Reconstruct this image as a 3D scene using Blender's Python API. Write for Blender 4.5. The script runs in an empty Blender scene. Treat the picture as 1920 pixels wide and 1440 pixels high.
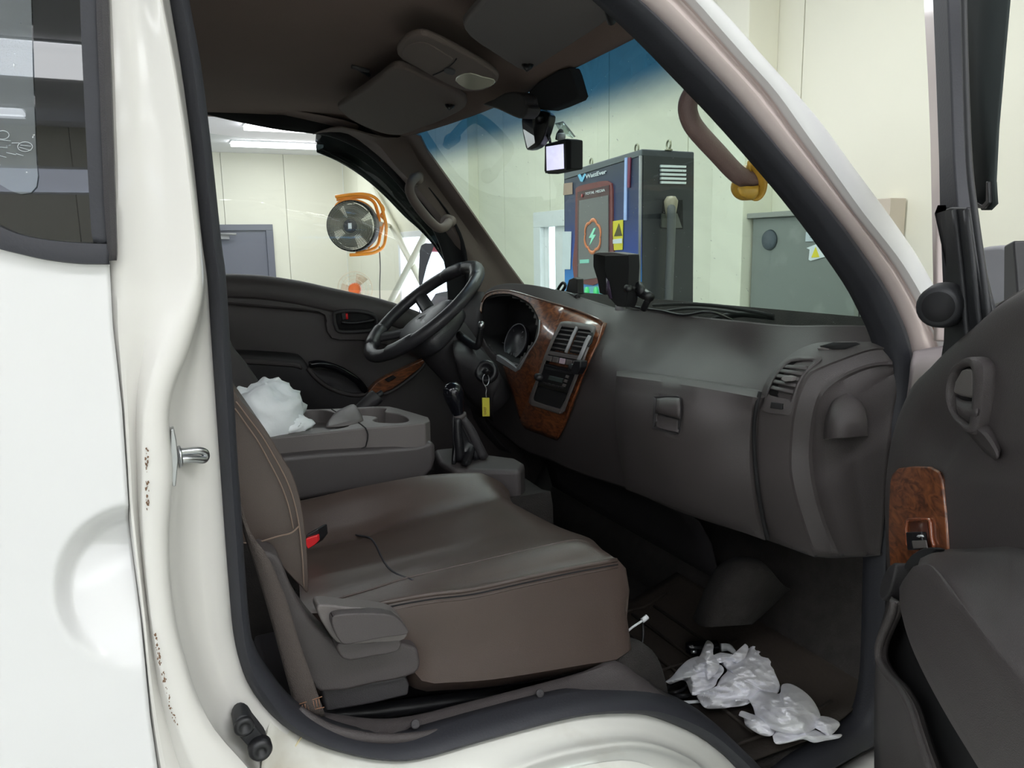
import bpy, bmesh, math, random
import numpy as np
from mathutils import Vector as V, Matrix
random.seed(7)
sc = bpy.context.scene
COL = sc.collection
# ------------------------------------------------------------------ camera, world, lights, exposure
CAM = V((0, 0, 1.65)); F0 = 1450.0
TH, PI_, RO = math.radians(65), math.radians(10), math.radians(1.03)
FW = V((math.cos(TH)*math.cos(PI_), math.sin(TH)*math.cos(PI_), -math.sin(PI_)))
RT0 = V((math.sin(TH), -math.cos(TH), 0)); UP0 = RT0.cross(FW)
UP = UP0*math.cos(RO) + RT0*math.sin(RO); RT = RT0*math.cos(RO) - UP0*math.sin(RO)
cd = bpy.data.cameras.new('camera'); cam = bpy.data.objects.new('camera', cd); COL.objects.link(cam)
cd.sensor_width = 36; cd.lens = 36*F0/1920; cd.clip_start = .02; cd.clip_end = 100
M = Matrix((RT, UP, -FW)).transposed().to_4x4(); M.translation = CAM; cam.matrix_world = M
sc.camera = cam
w = bpy.data.worlds.new('world'); sc.world = w; w.use_nodes = True
w.node_tree.nodes['Background'].inputs[0].default_value = (.85, .93, 1, 1)
w.node_tree.nodes['Background'].inputs[1].default_value = 1.0
sc.view_settings.view_transform = 'Standard'; sc.view_settings.look = 'None'
sc.view_settings.gamma = 1; sc.view_settings.use_curve_mapping = False
sc.view_settings.exposure = -0.27
CEIL = 3.30
STRIP_W = 16.5          # watts per ceiling fitting
ROOM = dict(x0=-9.0, x1=3.38, y0=-10.5, y1=14.3)
LAMPS = []              # (x, y, length along x): filled with the ceiling fittings further down

# ------------------------------------------------------------------ helpers: pixels to points
def ray(px, py): return FW + RT*((px-960)/F0) + UP*((720-py)/F0)
def P(px, py, x=None, y=None, z=None, s=None):
    r = ray(px, py)
    if x is not None: t = x/r.x
    elif y is not None: t = y/r.y
    elif z is not None: t = (z-CAM.z)/r.z
    else: t = s
    return CAM + r*t
def PP(l, **k): return [P(a, b, **k) for a, b in l]
def on(px, py, pl):
    n, c = pl; r = ray(px, py); return CAM + r*((c - n.dot(CAM))/n.dot(r))
def ON(l, pl): return [on(a, b, pl) for a, b in l]
def cat(pts, n=4, closed=False):
    if len(pts) < 3: return list(pts)
    out = []; L = len(pts); R = range(L if closed else L-1)
    for i in R:
        if closed: a, b, c, d = pts[i-1], pts[i], pts[(i+1) % L], pts[(i+2) % L]
        else:
            b, c = pts[i], pts[i+1]; a = pts[i-1] if i else b*2-c; d = pts[i+2] if i+2 < L else c*2-b
        for k in range(n):
            t = k/n
            out.append(.5*((2*b) + (c-a)*t + (2*a-5*b+4*c-d)*t*t + (3*b-a-3*c+d)*t**3))
    if not closed: out.append(pts[-1].copy())
    return out
def resamp(pts, N):
    d = [0.0]
    for a, b in zip(pts, pts[1:]): d.append(d[-1]+(b-a).length)
    T = d[-1]; out = []; j = 0
    for i in range(N):
        t = T*i/(N-1)
        while j < len(d)-2 and d[j+1] < t: j += 1
        s = (t-d[j])/max(1e-9, d[j+1]-d[j]); out.append(pts[j].lerp(pts[j+1], min(1, max(0, s))))
    return out
def sm2(l, n=4, closed=False): return [(v.x, v.y) for v in cat([V((a, b, 0)) for a, b in l], n, closed)]
def inpoly(x, y, poly):
    c = False; j = len(poly)-1
    for i in range(len(poly)):
        (xi, yi), (xj, yj) = poly[i], poly[j]
        if (yi > y) != (yj > y) and x < (xj-xi)*(y-yi)/(yj-yi)+xi: c = not c
        j = i
    return c
class RBF:
    def __init__(s, pts):
        A = np.array([(p[0], p[1]) for p in pts], float)/500; s.A = A; n = len(A)
        r = np.linalg.norm(A[:, None]-A[None], axis=2)
        K = r*r*np.log(r+1e-9); Pm = np.c_[np.ones(n), A]
        MM = np.zeros((n+3, n+3)); MM[:n, :n] = K+np.eye(n)*1e-4; MM[:n, n:] = Pm; MM[n:, :n] = Pm.T
        s.w = np.linalg.solve(MM, np.r_[[p[2] for p in pts], 0, 0, 0])
    def __call__(s, x, y):
        q = np.array([x, y], float)/500; r = np.linalg.norm(s.A-q, axis=1)
        return float((r*r*np.log(r+1e-9))@s.w[:-3] + s.w[-3:]@np.r_[1, q])

# ------------------------------------------------------------------ materials
def lin(c): return tuple(((v/255)/12.92 if v/255 <= .04045 else ((v/255+.055)/1.055)**2.4) for v in c)
MAT = {}
def mat(name, rgb, rough=.5, metal=0, bump=0, bscale=300, vary=0, vscale=6, coat=0, spec=.5, emit=None, es=0, dirt=None):
    m = bpy.data.materials.new(name); m.use_nodes = True; nt = m.node_tree; b = nt.nodes['Principled BSDF']
    c = (*lin(rgb), 1)
    b.inputs['Base Color'].default_value = c; b.inputs['Roughness'].default_value = rough
    b.inputs['Metallic'].default_value = metal; b.inputs['Specular IOR Level'].default_value = spec
    if coat: b.inputs['Coat Weight'].default_value = coat; b.inputs['Coat Roughness'].default_value = .06
    if emit: b.inputs['Emission Color'].default_value = (*lin(emit), 1); b.inputs['Emission Strength'].default_value = es
    tc = nt.nodes.new('ShaderNodeTexCoord')
    if vary or dirt:
        nz = nt.nodes.new('ShaderNodeTexNoise'); nz.inputs['Scale'].default_value = vscale; nz.inputs['Detail'].default_value = 5
        nt.links.new(tc.outputs['Object'], nz.inputs['Vector'])
        rp = nt.nodes.new('ShaderNodeValToRGB'); nt.links.new(nz.outputs['Fac'], rp.inputs[0])
        if dirt:
            rp.color_ramp.elements[0].position = .56; rp.color_ramp.elements[1].position = .78
            rp.color_ramp.elements[0].color = c; rp.color_ramp.elements[1].color = (*lin(dirt), 1)
        else:
            rp.color_ramp.elements[0].position = .3; rp.color_ramp.elements[1].position = .7
            rp.color_ramp.elements[0].color = (*[v*(1-vary) for v in c[:3]], 1); rp.color_ramp.elements[1].color = (*[min(1, v*(1+vary)) for v in c[:3]], 1)
        nt.links.new(rp.outputs[0], b.inputs['Base Color'])
    if bump:
        n2 = nt.nodes.new('ShaderNodeTexNoise'); n2.inputs['Scale'].default_value = bscale; n2.inputs['Detail'].default_value = 3
        nt.links.new(tc.outputs['Object'], n2.inputs['Vector'])
        bp = nt.nodes.new('ShaderNodeBump'); bp.inputs['Strength'].default_value = bump; bp.inputs['Distance'].default_value = .002
        nt.links.new(n2.outputs['Fac'], bp.inputs['Height']); nt.links.new(bp.outputs[0], b.inputs['Normal'])
    MAT[name] = m; return m
PAINT = mat('white_paint', (218, 218, 218), .25, coat=.5, vary=.01)
PAINTJ = mat('white_paint_jamb', (214, 212, 207), .3, coat=.4, vary=.015)
PAINTP = mat('pillar_paint', (196, 182, 178), .32, coat=.3, vary=.03)
SEAL = mat('rubber_seal', (44, 45, 51), .6, bump=.15)
RUB = mat('black_rubber', (34, 35, 38), .55, bump=.1)
TRIM = mat('grey_plastic', (70, 65, 65), .5, bump=.35, bscale=900, vary=.03)
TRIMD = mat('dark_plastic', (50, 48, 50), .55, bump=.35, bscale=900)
TRIML = mat('light_grey_plastic', (100, 95, 93), .45, bump=.3, bscale=900)
BLK = mat('black_plastic', (26, 26, 29), .4)
BLKM = mat('matte_black', (20, 20, 22), .85)
GLOSSB = mat('gloss_black', (18, 19, 24), .15)
LEATH = mat('brown_leather', (71, 60, 55), .31, bump=.25, bscale=900, vary=.05, vscale=9)
LEATHG = mat('grey_leather', (70, 66, 66), .42, bump=.25, bscale=900, vary=.04)
HEAD = mat('headliner_cloth', (122, 104, 95), .95, bump=.4, bscale=700, vary=.04)
VISM = mat('visor_vinyl', (108, 96, 90), .8, bump=.3, bscale=600)
CARPET = mat('brown_carpet', (36, 33, 31), .95, bump=.8, bscale=400, vary=.25, vscale=30)
MATM = mat('rubber_floor_mat', (44, 37, 31), .75, bump=.6, bscale=120, vary=.2, vscale=12)
HANDLE = mat('brown_grab_vinyl', (126, 104, 98), .5, bump=.3, bscale=500)
BELT = mat('seat_belt_webbing', (78, 70, 66), .8, bump=.8, bscale=900)
CHR = mat('zinc_steel', (190, 192, 195), .3, metal=1)
SILV = mat('silver_plastic', (150, 150, 152), .4)
TISS = mat('tissue_paper', (246, 246, 252), .9, bump=.5, bscale=90)
BAG = mat('plastic_bag_film', (236, 242, 243), .3, bump=.5, bscale=60)
YEL = mat('yellow_ring_plastic', (214, 168, 66), .35, vary=.15, vscale=60)
ORG = mat('orange_steel', (240, 150, 40), .4)
WALLM = mat('cream_wall_panel', (233, 231, 217), .5, vary=.02, vscale=1.2)
WALLG = mat('pale_green_wall_panel', (231, 230, 212), .5, vary=.02, vscale=1.2)
CEILM = mat('white_ceiling', (244, 243, 248), .7)
FLOORM = mat('epoxy_floor', (182, 186, 180), .35, vary=.08, vscale=2)
DOORG = mat('grey_steel_door', (112, 114, 126), .45)
WHITE = mat('white_plastic', (235, 238, 240), .35)
LAMP = mat('lamp_diffuser', (255, 255, 255), .5, emit=(250, 252, 255), es=11)
SKYL = mat('daylight_pane', (235, 240, 255), .3, emit=(232, 240, 255), es=3.2)
RED = mat('red_plastic', (226, 40, 46), .35)
CABG = mat('grey_cabinet_paint', (128, 134, 130), .5, vary=.05, vscale=5, dirt=(150, 155, 150))
NAVY = mat('navy_charger_vinyl', (62, 74, 104), .35)
def wood():
    m = bpy.data.materials.new('burl_wood'); m.use_nodes = True; nt = m.node_tree; b = nt.nodes['Principled BSDF']
    tc = nt.nodes.new('ShaderNodeTexCoord'); n = nt.nodes.new('ShaderNodeTexNoise'); n.inputs['Scale'].default_value = 22
    n.inputs['Detail'].default_value = 8; n.inputs['Distortion'].default_value = 2.5
    mp = nt.nodes.new('ShaderNodeMapping'); mp.inputs['Scale'].default_value = (1, 1, 2.2)
    nt.links.new(tc.outputs['Object'], mp.inputs[0]); nt.links.new(mp.outputs[0], n.inputs['Vector'])
    r = nt.nodes.new('ShaderNodeValToRGB'); nt.links.new(n.outputs['Fac'], r.inputs[0])
    e = r.color_ramp.elements; e[0].position = .36; e[0].color = (*lin((84, 46, 30)), 1); e[1].position = .70; e[1].color = (*lin((156, 94, 56)), 1)
    q = e.new(.5); q.color = (*lin((122, 70, 42)), 1)
    nt.links.new(r.outputs[0], b.inputs['Base Color']); b.inputs['Roughness'].default_value = .35; b.inputs['Coat Weight'].default_value = .8; b.inputs['Coat Roughness'].default_value = .08
    return m
WOOD = wood()
def glassm(name, tint=(1, 1, 1), refl=.05, band=None, zlo=0, zhi=1, haze=0, base=0):
    m = bpy.data.materials.new(name); m.use_nodes = True; nt = m.node_tree; nt.nodes.clear()
    o = nt.nodes.new('ShaderNodeOutputMaterial'); t = nt.nodes.new('ShaderNodeBsdfTransparent'); g = nt.nodes.new('ShaderNodeBsdfGlossy')
    g.inputs['Roughness'].default_value = .01; t.inputs[0].default_value = (*tint, 1)
    mx = nt.nodes.new('ShaderNodeMixShader'); lw = nt.nodes.new('ShaderNodeLayerWeight'); lw.inputs[0].default_value = .5
    pw = nt.nodes.new('ShaderNodeMath'); pw.operation = 'POWER'; pw.inputs[1].default_value = 5
    ma = nt.nodes.new('ShaderNodeMath'); ma.operation = 'MULTIPLY_ADD'; ma.inputs[1].default_value = .9; ma.inputs[2].default_value = refl
    nt.links.new(lw.outputs['Facing'], pw.inputs[0]); nt.links.new(pw.outputs[0], ma.inputs[0]); nt.links.new(ma.outputs[0], mx.inputs[0]); nt.links.new(t.outputs[0], mx.inputs[1]); nt.links.new(g.outputs[0], mx.inputs[2])
    src = mx
    if band:
        tc = nt.nodes.new('ShaderNodeNewGeometry'); sp = nt.nodes.new('ShaderNodeSeparateXYZ'); nt.links.new(tc.outputs['Position'], sp.inputs[0])
        mr = nt.nodes.new('ShaderNodeMapRange'); mr.inputs[1].default_value = zlo; mr.inputs[2].default_value = zhi
        nt.links.new(sp.outputs[2], mr.inputs[0])
        mc = nt.nodes.new('ShaderNodeMix'); mc.data_type = 'RGBA'; mc.inputs[6].default_value = (*tint, 1); mc.inputs[7].default_value = (*band, 1)
        mr.interpolation_type = 'SMOOTHSTEP'
        nt.links.new(mr.outputs[0], mc.inputs[0]); nt.links.new(mc.outputs[2], t.inputs[0])
    if haze:
        d = nt.nodes.new('ShaderNodeBsdfDiffuse'); d.inputs[0].default_value = (.8, .85, .85, 1); m2 = nt.nodes.new('ShaderNodeMixShader')
        tc2 = nt.nodes.new('ShaderNodeTexCoord'); nn = nt.nodes.new('ShaderNodeTexNoise'); nn.inputs['Scale'].default_value = 9; nn.inputs['Detail'].default_value = 6
        vo = nt.nodes.new('ShaderNodeTexNoise'); vo.inputs['Scale'].default_value = 130; vo.inputs['Detail'].default_value = 2
        nt.links.new(tc2.outputs['Object'], nn.inputs['Vector']); nt.links.new(tc2.outputs['Object'], vo.inputs['Vector'])
        r1 = nt.nodes.new('ShaderNodeMapRange'); r1.inputs[1].default_value = .45; r1.inputs[2].default_value = .8; r1.inputs[3].default_value = base; r1.inputs[4].default_value = base+haze
        r2 = nt.nodes.new('ShaderNodeMapRange'); r2.inputs[1].default_value = .735; r2.inputs[2].default_value = .76; r2.inputs[3].default_value = 0; r2.inputs[4].default_value = .5
        ad = nt.nodes.new('ShaderNodeMath'); ad.operation = 'ADD'
        nt.links.new(nn.outputs['Fac'], r1.inputs[0]); nt.links.new(vo.outputs['Fac'], r2.inputs[0])
        nt.links.new(r1.outputs[0], ad.inputs[0]); nt.links.new(r2.outputs[0], ad.inputs[1])
        nt.links.new(ad.outputs[0], m2.inputs[0]); nt.links.new(mx.outputs[0], m2.inputs[1]); nt.links.new(d.outputs[0], m2.inputs[2]); src = m2
    nt.links.new(src.outputs[0], o.inputs[0]); return m
GLASS_W = glassm('windshield_glass', (.78, .91, .83), band=(.035, .13, .25), zlo=1.875, zhi=1.945, haze=.05)
GLASS_S = glassm('side_glass', (.96, .98, .97))
GLASS_T = glassm('tinted_glass', (.10, .11, .14), refl=.065)
GLASS_V = glassm('smoked_acrylic', (.05, .06, .06))
MIRR = mat('mirror_silver', (225, 230, 235), .02, metal=1)

# ------------------------------------------------------------------ helpers: objects
def thing(name, label, catg, loc=(0, 0, 0), group=None, kind=None):
    o = bpy.data.objects.new(name, None); COL.objects.link(o); o.location = loc
    o['label'] = label
    if catg: o['category'] = catg
    if group: o['group'] = group
    if kind: o['kind'] = kind
    o.empty_display_size = .05
    return o
def rootloc(o):
    while o is not None and o.parent is not None: o = o.parent
    return V(o.location) if o is not None else V((0, 0, 0))
def link(name, verts, faces, m, parent=None, smooth=True, thick=0, bevel=0, bseg=3, label=None, off=0, sub=0):
    L = rootloc(parent) if parent else V((0, 0, 0))
    me = bpy.data.meshes.new(name); me.from_pydata([tuple(V(v)-L) for v in verts], [], [tuple(f) for f in faces]); me.update()
    o = bpy.data.objects.new(name, me); COL.objects.link(o); me.materials.append(m)
    if parent: o.parent = parent
    bm = bmesh.new(); bm.from_mesh(me); bmesh.ops.recalc_face_normals(bm, faces=bm.faces); bm.to_mesh(me); bm.free()
    if smooth:
        for p in me.polygons: p.use_smooth = True
    if thick:
        s = o.modifiers.new('s', 'SOLIDIFY'); s.thickness = thick; s.offset = off
    if bevel:
        b = o.modifiers.new('b', 'BEVEL'); b.width = bevel; b.segments = bseg; b.limit_method = 'ANGLE'; b.angle_limit = math.radians(35)
        b.harden_normals = True
    if smooth and (bevel or thick): me.set_sharp_from_angle(angle=math.radians(40)) if not bevel else None
    if sub:
        s = o.modifiers.new('u', 'SUBSURF'); s.levels = sub; s.render_levels = sub
    if label: o['label'] = label
    return o
def tag(o, label, catg, group=None, kind=None):
    o['label'] = label; o['category'] = catg
    if group: o['group'] = group
    if kind: o['kind'] = kind
    return o
def grid(rows, n=(3, 3), cu=False, cv=False):
    rows = [cat(r, n[1], cv) if n[1] > 1 else list(r) for r in rows]
    if n[0] > 1:
        cols = list(zip(*rows)); cols = [cat(list(c), n[0], cu) for c in cols]; rows = [list(r) for r in zip(*cols)]
    return rows
def surf(name, rows, m, parent=None, n=(3, 3), thick=.004, off=0, label=None, cv=False, cu=False, cap=False):
    R = grid(rows, n, cu, cv); nr, nc = len(R), len(R[0]); vs = [p for r in R for p in r]; fs = []
    for i in range(nr if cu else nr-1):
        for j in range(nc if cv else nc-1):
            a, b = i*nc+j, i*nc+(j+1) % nc; i2 = (i+1) % nr
            fs.append((a, b, i2*nc+(j+1) % nc, i2*nc+j))
    if cap: fs += [tuple(range(nc)), tuple(range((nr-1)*nc, nr*nc))]
    return link(name, vs, fs, m, parent, thick=thick, off=off, label=label)
def loft(name, curves, m, parent=None, N=40, n=(1, 1), sm=4, **k):
    return surf(name, [resamp(cat(c, sm) if sm > 1 else c, N) for c in curves], m, parent, n=n, **k)
def prism(name, pts, vec, m, parent=None, bevel=.003, bseg=3, label=None, smooth=True):
    n = len(pts); vs = list(pts)+[p+vec for p in pts]
    fs = [tuple(range(n)), tuple(range(2*n-1, n-1, -1))]+[(i, i+n, (i+1) % n+n, (i+1) % n) for i in range(n)]
    return link(name, vs, fs, m, parent, bevel=bevel, bseg=bseg, label=label, smooth=smooth)
def box(name, lo, hi, m, parent=None, bevel=.004, label=None, bseg=2):
    x0, y0, z0 = lo; x1, y1, z1 = hi
    return prism(name, [V((x0, y0, z0)), V((x1, y0, z0)), V((x1, y1, z0)), V((x0, y1, z0))], V((0, 0, z1-z0)), m, parent, bevel, bseg, label, smooth=bevel > 0)
def tubeg(pts, r, sides=10, closed=False, flat=None):
    n = len(pts); R = r if isinstance(r, (list, tuple)) else [r]*n; vs = []; fs = []
    t0 = (pts[1]-pts[0]).normalized(); nrm = t0.orthogonal().normalized() if flat is None else (flat-t0*flat.dot(t0)).normalized()
    for i, p in enumerate(pts):
        a = pts[i-1] if (i or closed) else p; b = pts[(i+1) % n] if (i < n-1 or closed) else p
        t = (b-a).normalized(); base = flat if flat is not None else nrm
        nrm = (base-t*base.dot(t)).normalized(); bi = t.cross(nrm)
        rr = R[i] if isinstance(R[i], tuple) else (R[i], R[i])
        for k in range(sides):
            q = 2*math.pi*k/sides; vs.append(p+nrm*rr[0]*math.cos(q)+bi*rr[1]*math.sin(q))
    for i in range(n if closed else n-1):
        for k in range(sides):
            j = (i+1) % n; fs.append((i*sides+k, i*sides+(k+1) % sides, j*sides+(k+1) % sides, j*sides+k))
    if not closed: fs += [tuple(range(sides)), tuple(range((n-1)*sides, n*sides))]
    return vs, fs
def tube(name, pts, r, m, parent=None, sides=10, closed=False, n=5, flat=None, label=None):
    if isinstance(r, list):
        q = [V((t[0], t[1], 0)) if isinstance(t, tuple) else V((t, t, 0)) for t in r]
        if n > 1: q = cat(q, n, closed)
        rr = [(v.x, v.y) for v in q]
    if n > 1: pts = cat(pts, n, closed)
    if not isinstance(r, list): rr = [r]*len(pts)
    vs, fs = tubeg(pts, rr, sides, closed, flat); return link(name, vs, fs, m, parent, label=label)
def multi(name, parts, m, parent=None, **k):
    vs = []; fs = []
    for a, b in parts:
        o = len(vs); vs += a; fs += [tuple(i+o for i in f) for f in b]
    return link(name, vs, fs, m, parent, **k)
def lathe(name, c, axis, prof, m, parent=None, sides=28, label=None, sx=1.0):
    axis = axis.normalized(); u = axis.orthogonal().normalized(); v = axis.cross(u); vs = []; fs = []
    for r, h in prof:
        for k in range(sides):
            q = 2*math.pi*k/sides; vs.append(c+axis*h+u*r*math.cos(q)+v*r*math.sin(q)*sx)
    for i in range(len(prof)-1):
        for k in range(sides): fs.append((i*sides+k, i*sides+(k+1) % sides, (i+1)*sides+(k+1) % sides, (i+1)*sides+k))
    fs += [tuple(range(sides)), tuple(range((len(prof)-1)*sides, len(prof)*sides))]
    return link(name, vs, fs, m, parent, label=label, bevel=.0005 if False else 0)
def cut(o, cutters):
    for c in cutters:
        b = o.modifiers.new('c', 'BOOLEAN'); b.object = c; b.operation = 'DIFFERENCE'; b.solver = 'EXACT'
        if len(o.modifiers) > 1: o.modifiers.move(len(o.modifiers)-1, cutters.index(c))
    bpy.context.view_layer.update()
    dg = bpy.context.evaluated_depsgraph_get()
    me = bpy.data.meshes.new_from_object(o.evaluated_get(dg)); o.modifiers.clear(); o.data = me
    for c in cutters: bpy.data.objects.remove(c, do_unlink=True)
    me.set_sharp_from_angle(angle=math.radians(35))
    return o
def text(name, s, org, ex, ey, h, m, parent, bold=False, label=None, width=None):
    """flat lettering: origin lower left, ex along the line, ey up; h is the letter height"""
    cu = bpy.data.curves.new(name, 'FONT'); cu.body = s; cu.size = h*1.38; cu.extrude = .0004
    if bold: cu.offset = h*.02
    o = bpy.data.objects.new(name, cu); COL.objects.link(o); cu.materials.append(m)
    ex = ex.normalized(); ey = (ey-ex*ey.dot(ex)).normalized(); ez = ex.cross(ey)
    bpy.context.view_layer.update(); me = bpy.data.meshes.new_from_object(o.evaluated_get(bpy.context.evaluated_depsgraph_get()))
    bpy.data.objects.remove(o, do_unlink=True); o = bpy.data.objects.new(name, me); COL.objects.link(o)
    mm = Matrix((ex, ey, ez)).transposed().to_4x4(); mm.translation = org-rootloc(parent)
    if width:
        xs = [v.co.x for v in me.vertices]; k = width/(max(xs)-min(xs)); me.transform(Matrix.Diagonal((k, 1, 1, 1)))
    me.transform(mm); o.parent = parent
    if label: o['label'] = label
    return o
def noisy(o, amp, sc_=8, seed=0):
    from mathutils import noise
    for v in o.data.vertices:
        v.co += V(noise.noise_vector(v.co*sc_+V((seed, seed*2, 0))))*amp
# ================================================================== SECTION: ROOM
x0, x1, y0, y1 = ROOM['x0'], ROOM['x1'], ROOM['y0'], ROOM['y1']
def struct(o):
    o['kind'] = 'structure'; return o
def empty_struct(name, loc=(0, 0, 0)):
    o = bpy.data.objects.new(name, None); COL.objects.link(o); o.location = loc; o['kind'] = 'structure'; return o
struct(box('floor', (x0-.2, y0-.2, -.1), (x1+.2, y1+.2, 0), FLOORM, bevel=0))
struct(box('ceiling', (x0-.2, y0-.2, CEIL+.02), (x1+.2, y1+.2, CEIL+.12), CEILM, bevel=0))
def panel_wall(name, axis, pos, out, a, b, step, m, holes=()):
    """sandwich panels side by side; each panel is a piece with a recessed joint; holes = (a0,a1,z0,z1)"""
    r = empty_struct(name, ((pos, (a+b)/2, 0) if axis == 'x' else ((a+b)/2, pos, 0)))
    n = max(1, round((b-a)/step)); st = (b-a)/n
    for i in range(n):
        p, q = a+i*st+.003, a+(i+1)*st-.003
        segs = [(p, q, 0, CEIL+.02)]
        for h0, h1, hz0, hz1 in holes:
            ns = []
            for (u, v, z, w_) in segs:
                if h1 <= u or h0 >= v or hz1 <= z or hz0 >= w_: ns.append((u, v, z, w_)); continue
                if u < h0: ns.append((u, h0, z, w_))
                if v > h1: ns.append((h1, v, z, w_))
                uu, vv = max(u, h0), min(v, h1)
                if z < hz0: ns.append((uu, vv, z, hz0))
                if w_ > hz1: ns.append((uu, vv, hz1, w_))
            segs = ns
        for u, v, z, w_ in segs:
            d0, d1 = sorted((pos, pos+out*.1))
            if axis == 'x': prism('wall_panel', [V((d0, u, z)), V((d1, u, z)), V((d1, v, z)), V((d0, v, z))], V((0, 0, w_-z)), m, r, bevel=.002, bseg=1, smooth=False)
            else: prism('wall_panel', [V((u, d0, z)), V((v, d0, z)), V((v, d1, z)), V((u, d1, z))], V((0, 0, w_-z)), m, r, bevel=.002, bseg=1, smooth=False)
    d0, d1 = sorted((pos+out*.1, pos+out*.2))
    if holes:
        return r
    if axis == 'x': box('backing', (d0, a, 0), (d1, b, CEIL), m, r, bevel=0)
    else: box('backing', (a, d0, 0), (b, d1, CEIL), m, r, bevel=0)
    return r
# front wall (ahead of the truck) with two windows and a white framed door opening
def yat(px, py=450, x=x1): return P(px, py, x=x).y
def zat(px, py, x=x1): return P(px, py, x=x).z
wa0, wa1 = yat(845), yat(748)
wz1, wz0 = zat(790, 432), zat(790, 650)
dz1 = zat(1030, 396)
da0, da1 = yat(1120), yat(1005)
panel_wall('wall_front', 'x', x1, 1, y0, y1, 1.0, WALLG, holes=[(wa0, wa1, wz0, wz1), (da0, da1, .0, dz1)])
panel_wall('wall_left', 'y', y1, 1, x0, x1, 1.0, WALLM, holes=[])
panel_wall('wall_right', 'y', y0, -1, x0, x1, 1.0, WALLM, holes=[(-6, 2.6, 2.47, 2.79)])
panel_wall('wall_rear', 'x', x0, -1, y0, y1, 1.0, WALLM, holes=[(1.0, 9.0, 0.0, 2.7)])
# window in front wall near the far corner
w1 = empty_struct('window_1', (x1, (wa0+wa1)/2, wz0))
box('pane', (x1+.05, wa0, wz0), (x1+.06, wa1, wz1), SKYL, w1, bevel=0)
for a, b, c, d in ((wa0, wa0+.09, wz0+.08, wz1-.08), (wa1-.09, wa1, wz0+.08, wz1-.08), (wa0, wa1, wz0, wz0+.08), (wa0, wa1, wz1-.08, wz1), ((wa0+wa1)/2-.05, (wa0+wa1)/2+.05, wz0+.08, wz1-.08)):
    box('window_frame', (x1-.02, a, c), (x1+.05, b, d), WHITE, w1, bevel=.004)
# white framed door with a bright narrow pane left of the charger
d1_ = empty_struct('door_1', (x1, (da0+da1)/2, 0))
for a, b, c, d in ((da0, da0+.16, 0, dz1-.14), (da1-.14, da1, 0, dz1-.14), (da0, da1, dz1-.14, dz1)):
    box('door_frame', (x1-.03, a, c), (x1+.05, b, d), WHITE, d1_, bevel=.006)
box('door_leaf', (x1+.02, da0+.16, 0), (x1+.05, da1-.34, dz1-.14), WHITE, d1_, bevel=.003)
box('door_leaf', (x1+.02, da1-.22, 0), (x1+.05, da1-.14, dz1-.14), WHITE, d1_, bevel=.003)
box('pane', (x1+.03, da1-.34, 0), (x1+.04, da1-.22, dz1-.14), SKYL, d1_, bevel=0)
# high windows in right wall, daylight door opening in rear wall
w2 = empty_struct('window_2', (-2, y0, 2.4))
box('pane', (-6, y0-.06, 2.47), (2.6, y0-.05, 2.79), SKYL, w2, bevel=0)
box('window_frame', (-6, y0-.03, 2.45), (2.6, y0+.01, 2.48), WHITE, w2)
box('window_frame', (-6, y0-.03, 2.78), (2.6, y0+.01, 2.81), WHITE, w2)
w3 = empty_struct('door_2', (x0, 5, 0))
box('pane', (x0-.06, 1.0, 0), (x0-.05, 9.0, 2.7), SKYL, w3, bevel=0)
box('header_beam', (x0-.04, 1.0, 2.35), (x0+.02, 9.0, 2.75), mat('red_beam_paint', (176, 70, 80), .5), w3, bevel=.01)
# grey steel door in left wall
q0, q1 = P(392, 425, y=y1), P(512, 425, y=y1)
d3 = empty_struct('door_3', (q0.x, y1, 0)); zt = P(470, 421, y=y1).z; xr = P(512, 450, y=y1).x; xl = xr-1.75
box('door_leaf', (xl+.1, y1-.03, 0), (xr-.12, y1-.005, zt-.1), DOORG, d3)
box('door_frame', (xl, y1-.07, zt-.1), (xr, y1, zt), DOORG, d3)
box('door_frame', (xr-.12, y1-.07, 0), (xr, y1, zt-.1), DOORG, d3)
box('door_frame', (xl, y1-.07, 0), (xl+.1, y1, zt-.1), DOORG, d3)
p = P(410, 443, y=y1-.08); q = P(442, 437, y=y1-.08)
box('door_closer', (p.x-.2, y1-.12, p.z-.05), (p.x+.17, y1-.03, p.z+.02), SILV, d3)
tube('closer_arm', [V((p.x, y1-.13, p.z+.04)), V((q.x, y1-.16, q.z-.02))], .02, SILV, d3, n=1)
# pilaster columns on front wall
def pilaster(n_, pa, pb, dep, lab):
    a, b = yat(pb), yat(pa)
    o = struct(box(n_, (x1-dep, a, 0), (x1, b, CEIL+.02), WALLG, bevel=.005)); o['label'] = lab; return o
pilaster('trim_1', 866, 900, .12, 'pale green square column on the front wall beside the bright windows')
pilaster('trim_2', 1385, 1445, .22, 'cream square column on the front wall beside the grey cabinet')
# crossed wind braces before the window
br = thing('wind_brace', 'pale yellow crossed steel braces in front of the bright window', 'brace', (x1-.12, yat(773), 0))
for i, ((a, b), (c, d)) in enumerate((((700, 355), (850, 640)), ((822, 395), (728, 575)))):
    A, B = P(a, b, x=x1-.10-.06*i), P(c, d, x=x1-.10-.06*i)
    tube('brace_bar', [A, B], (.06, .05), WALLG, br, sides=4, n=1, flat=V((1, 0, 0)))
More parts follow.
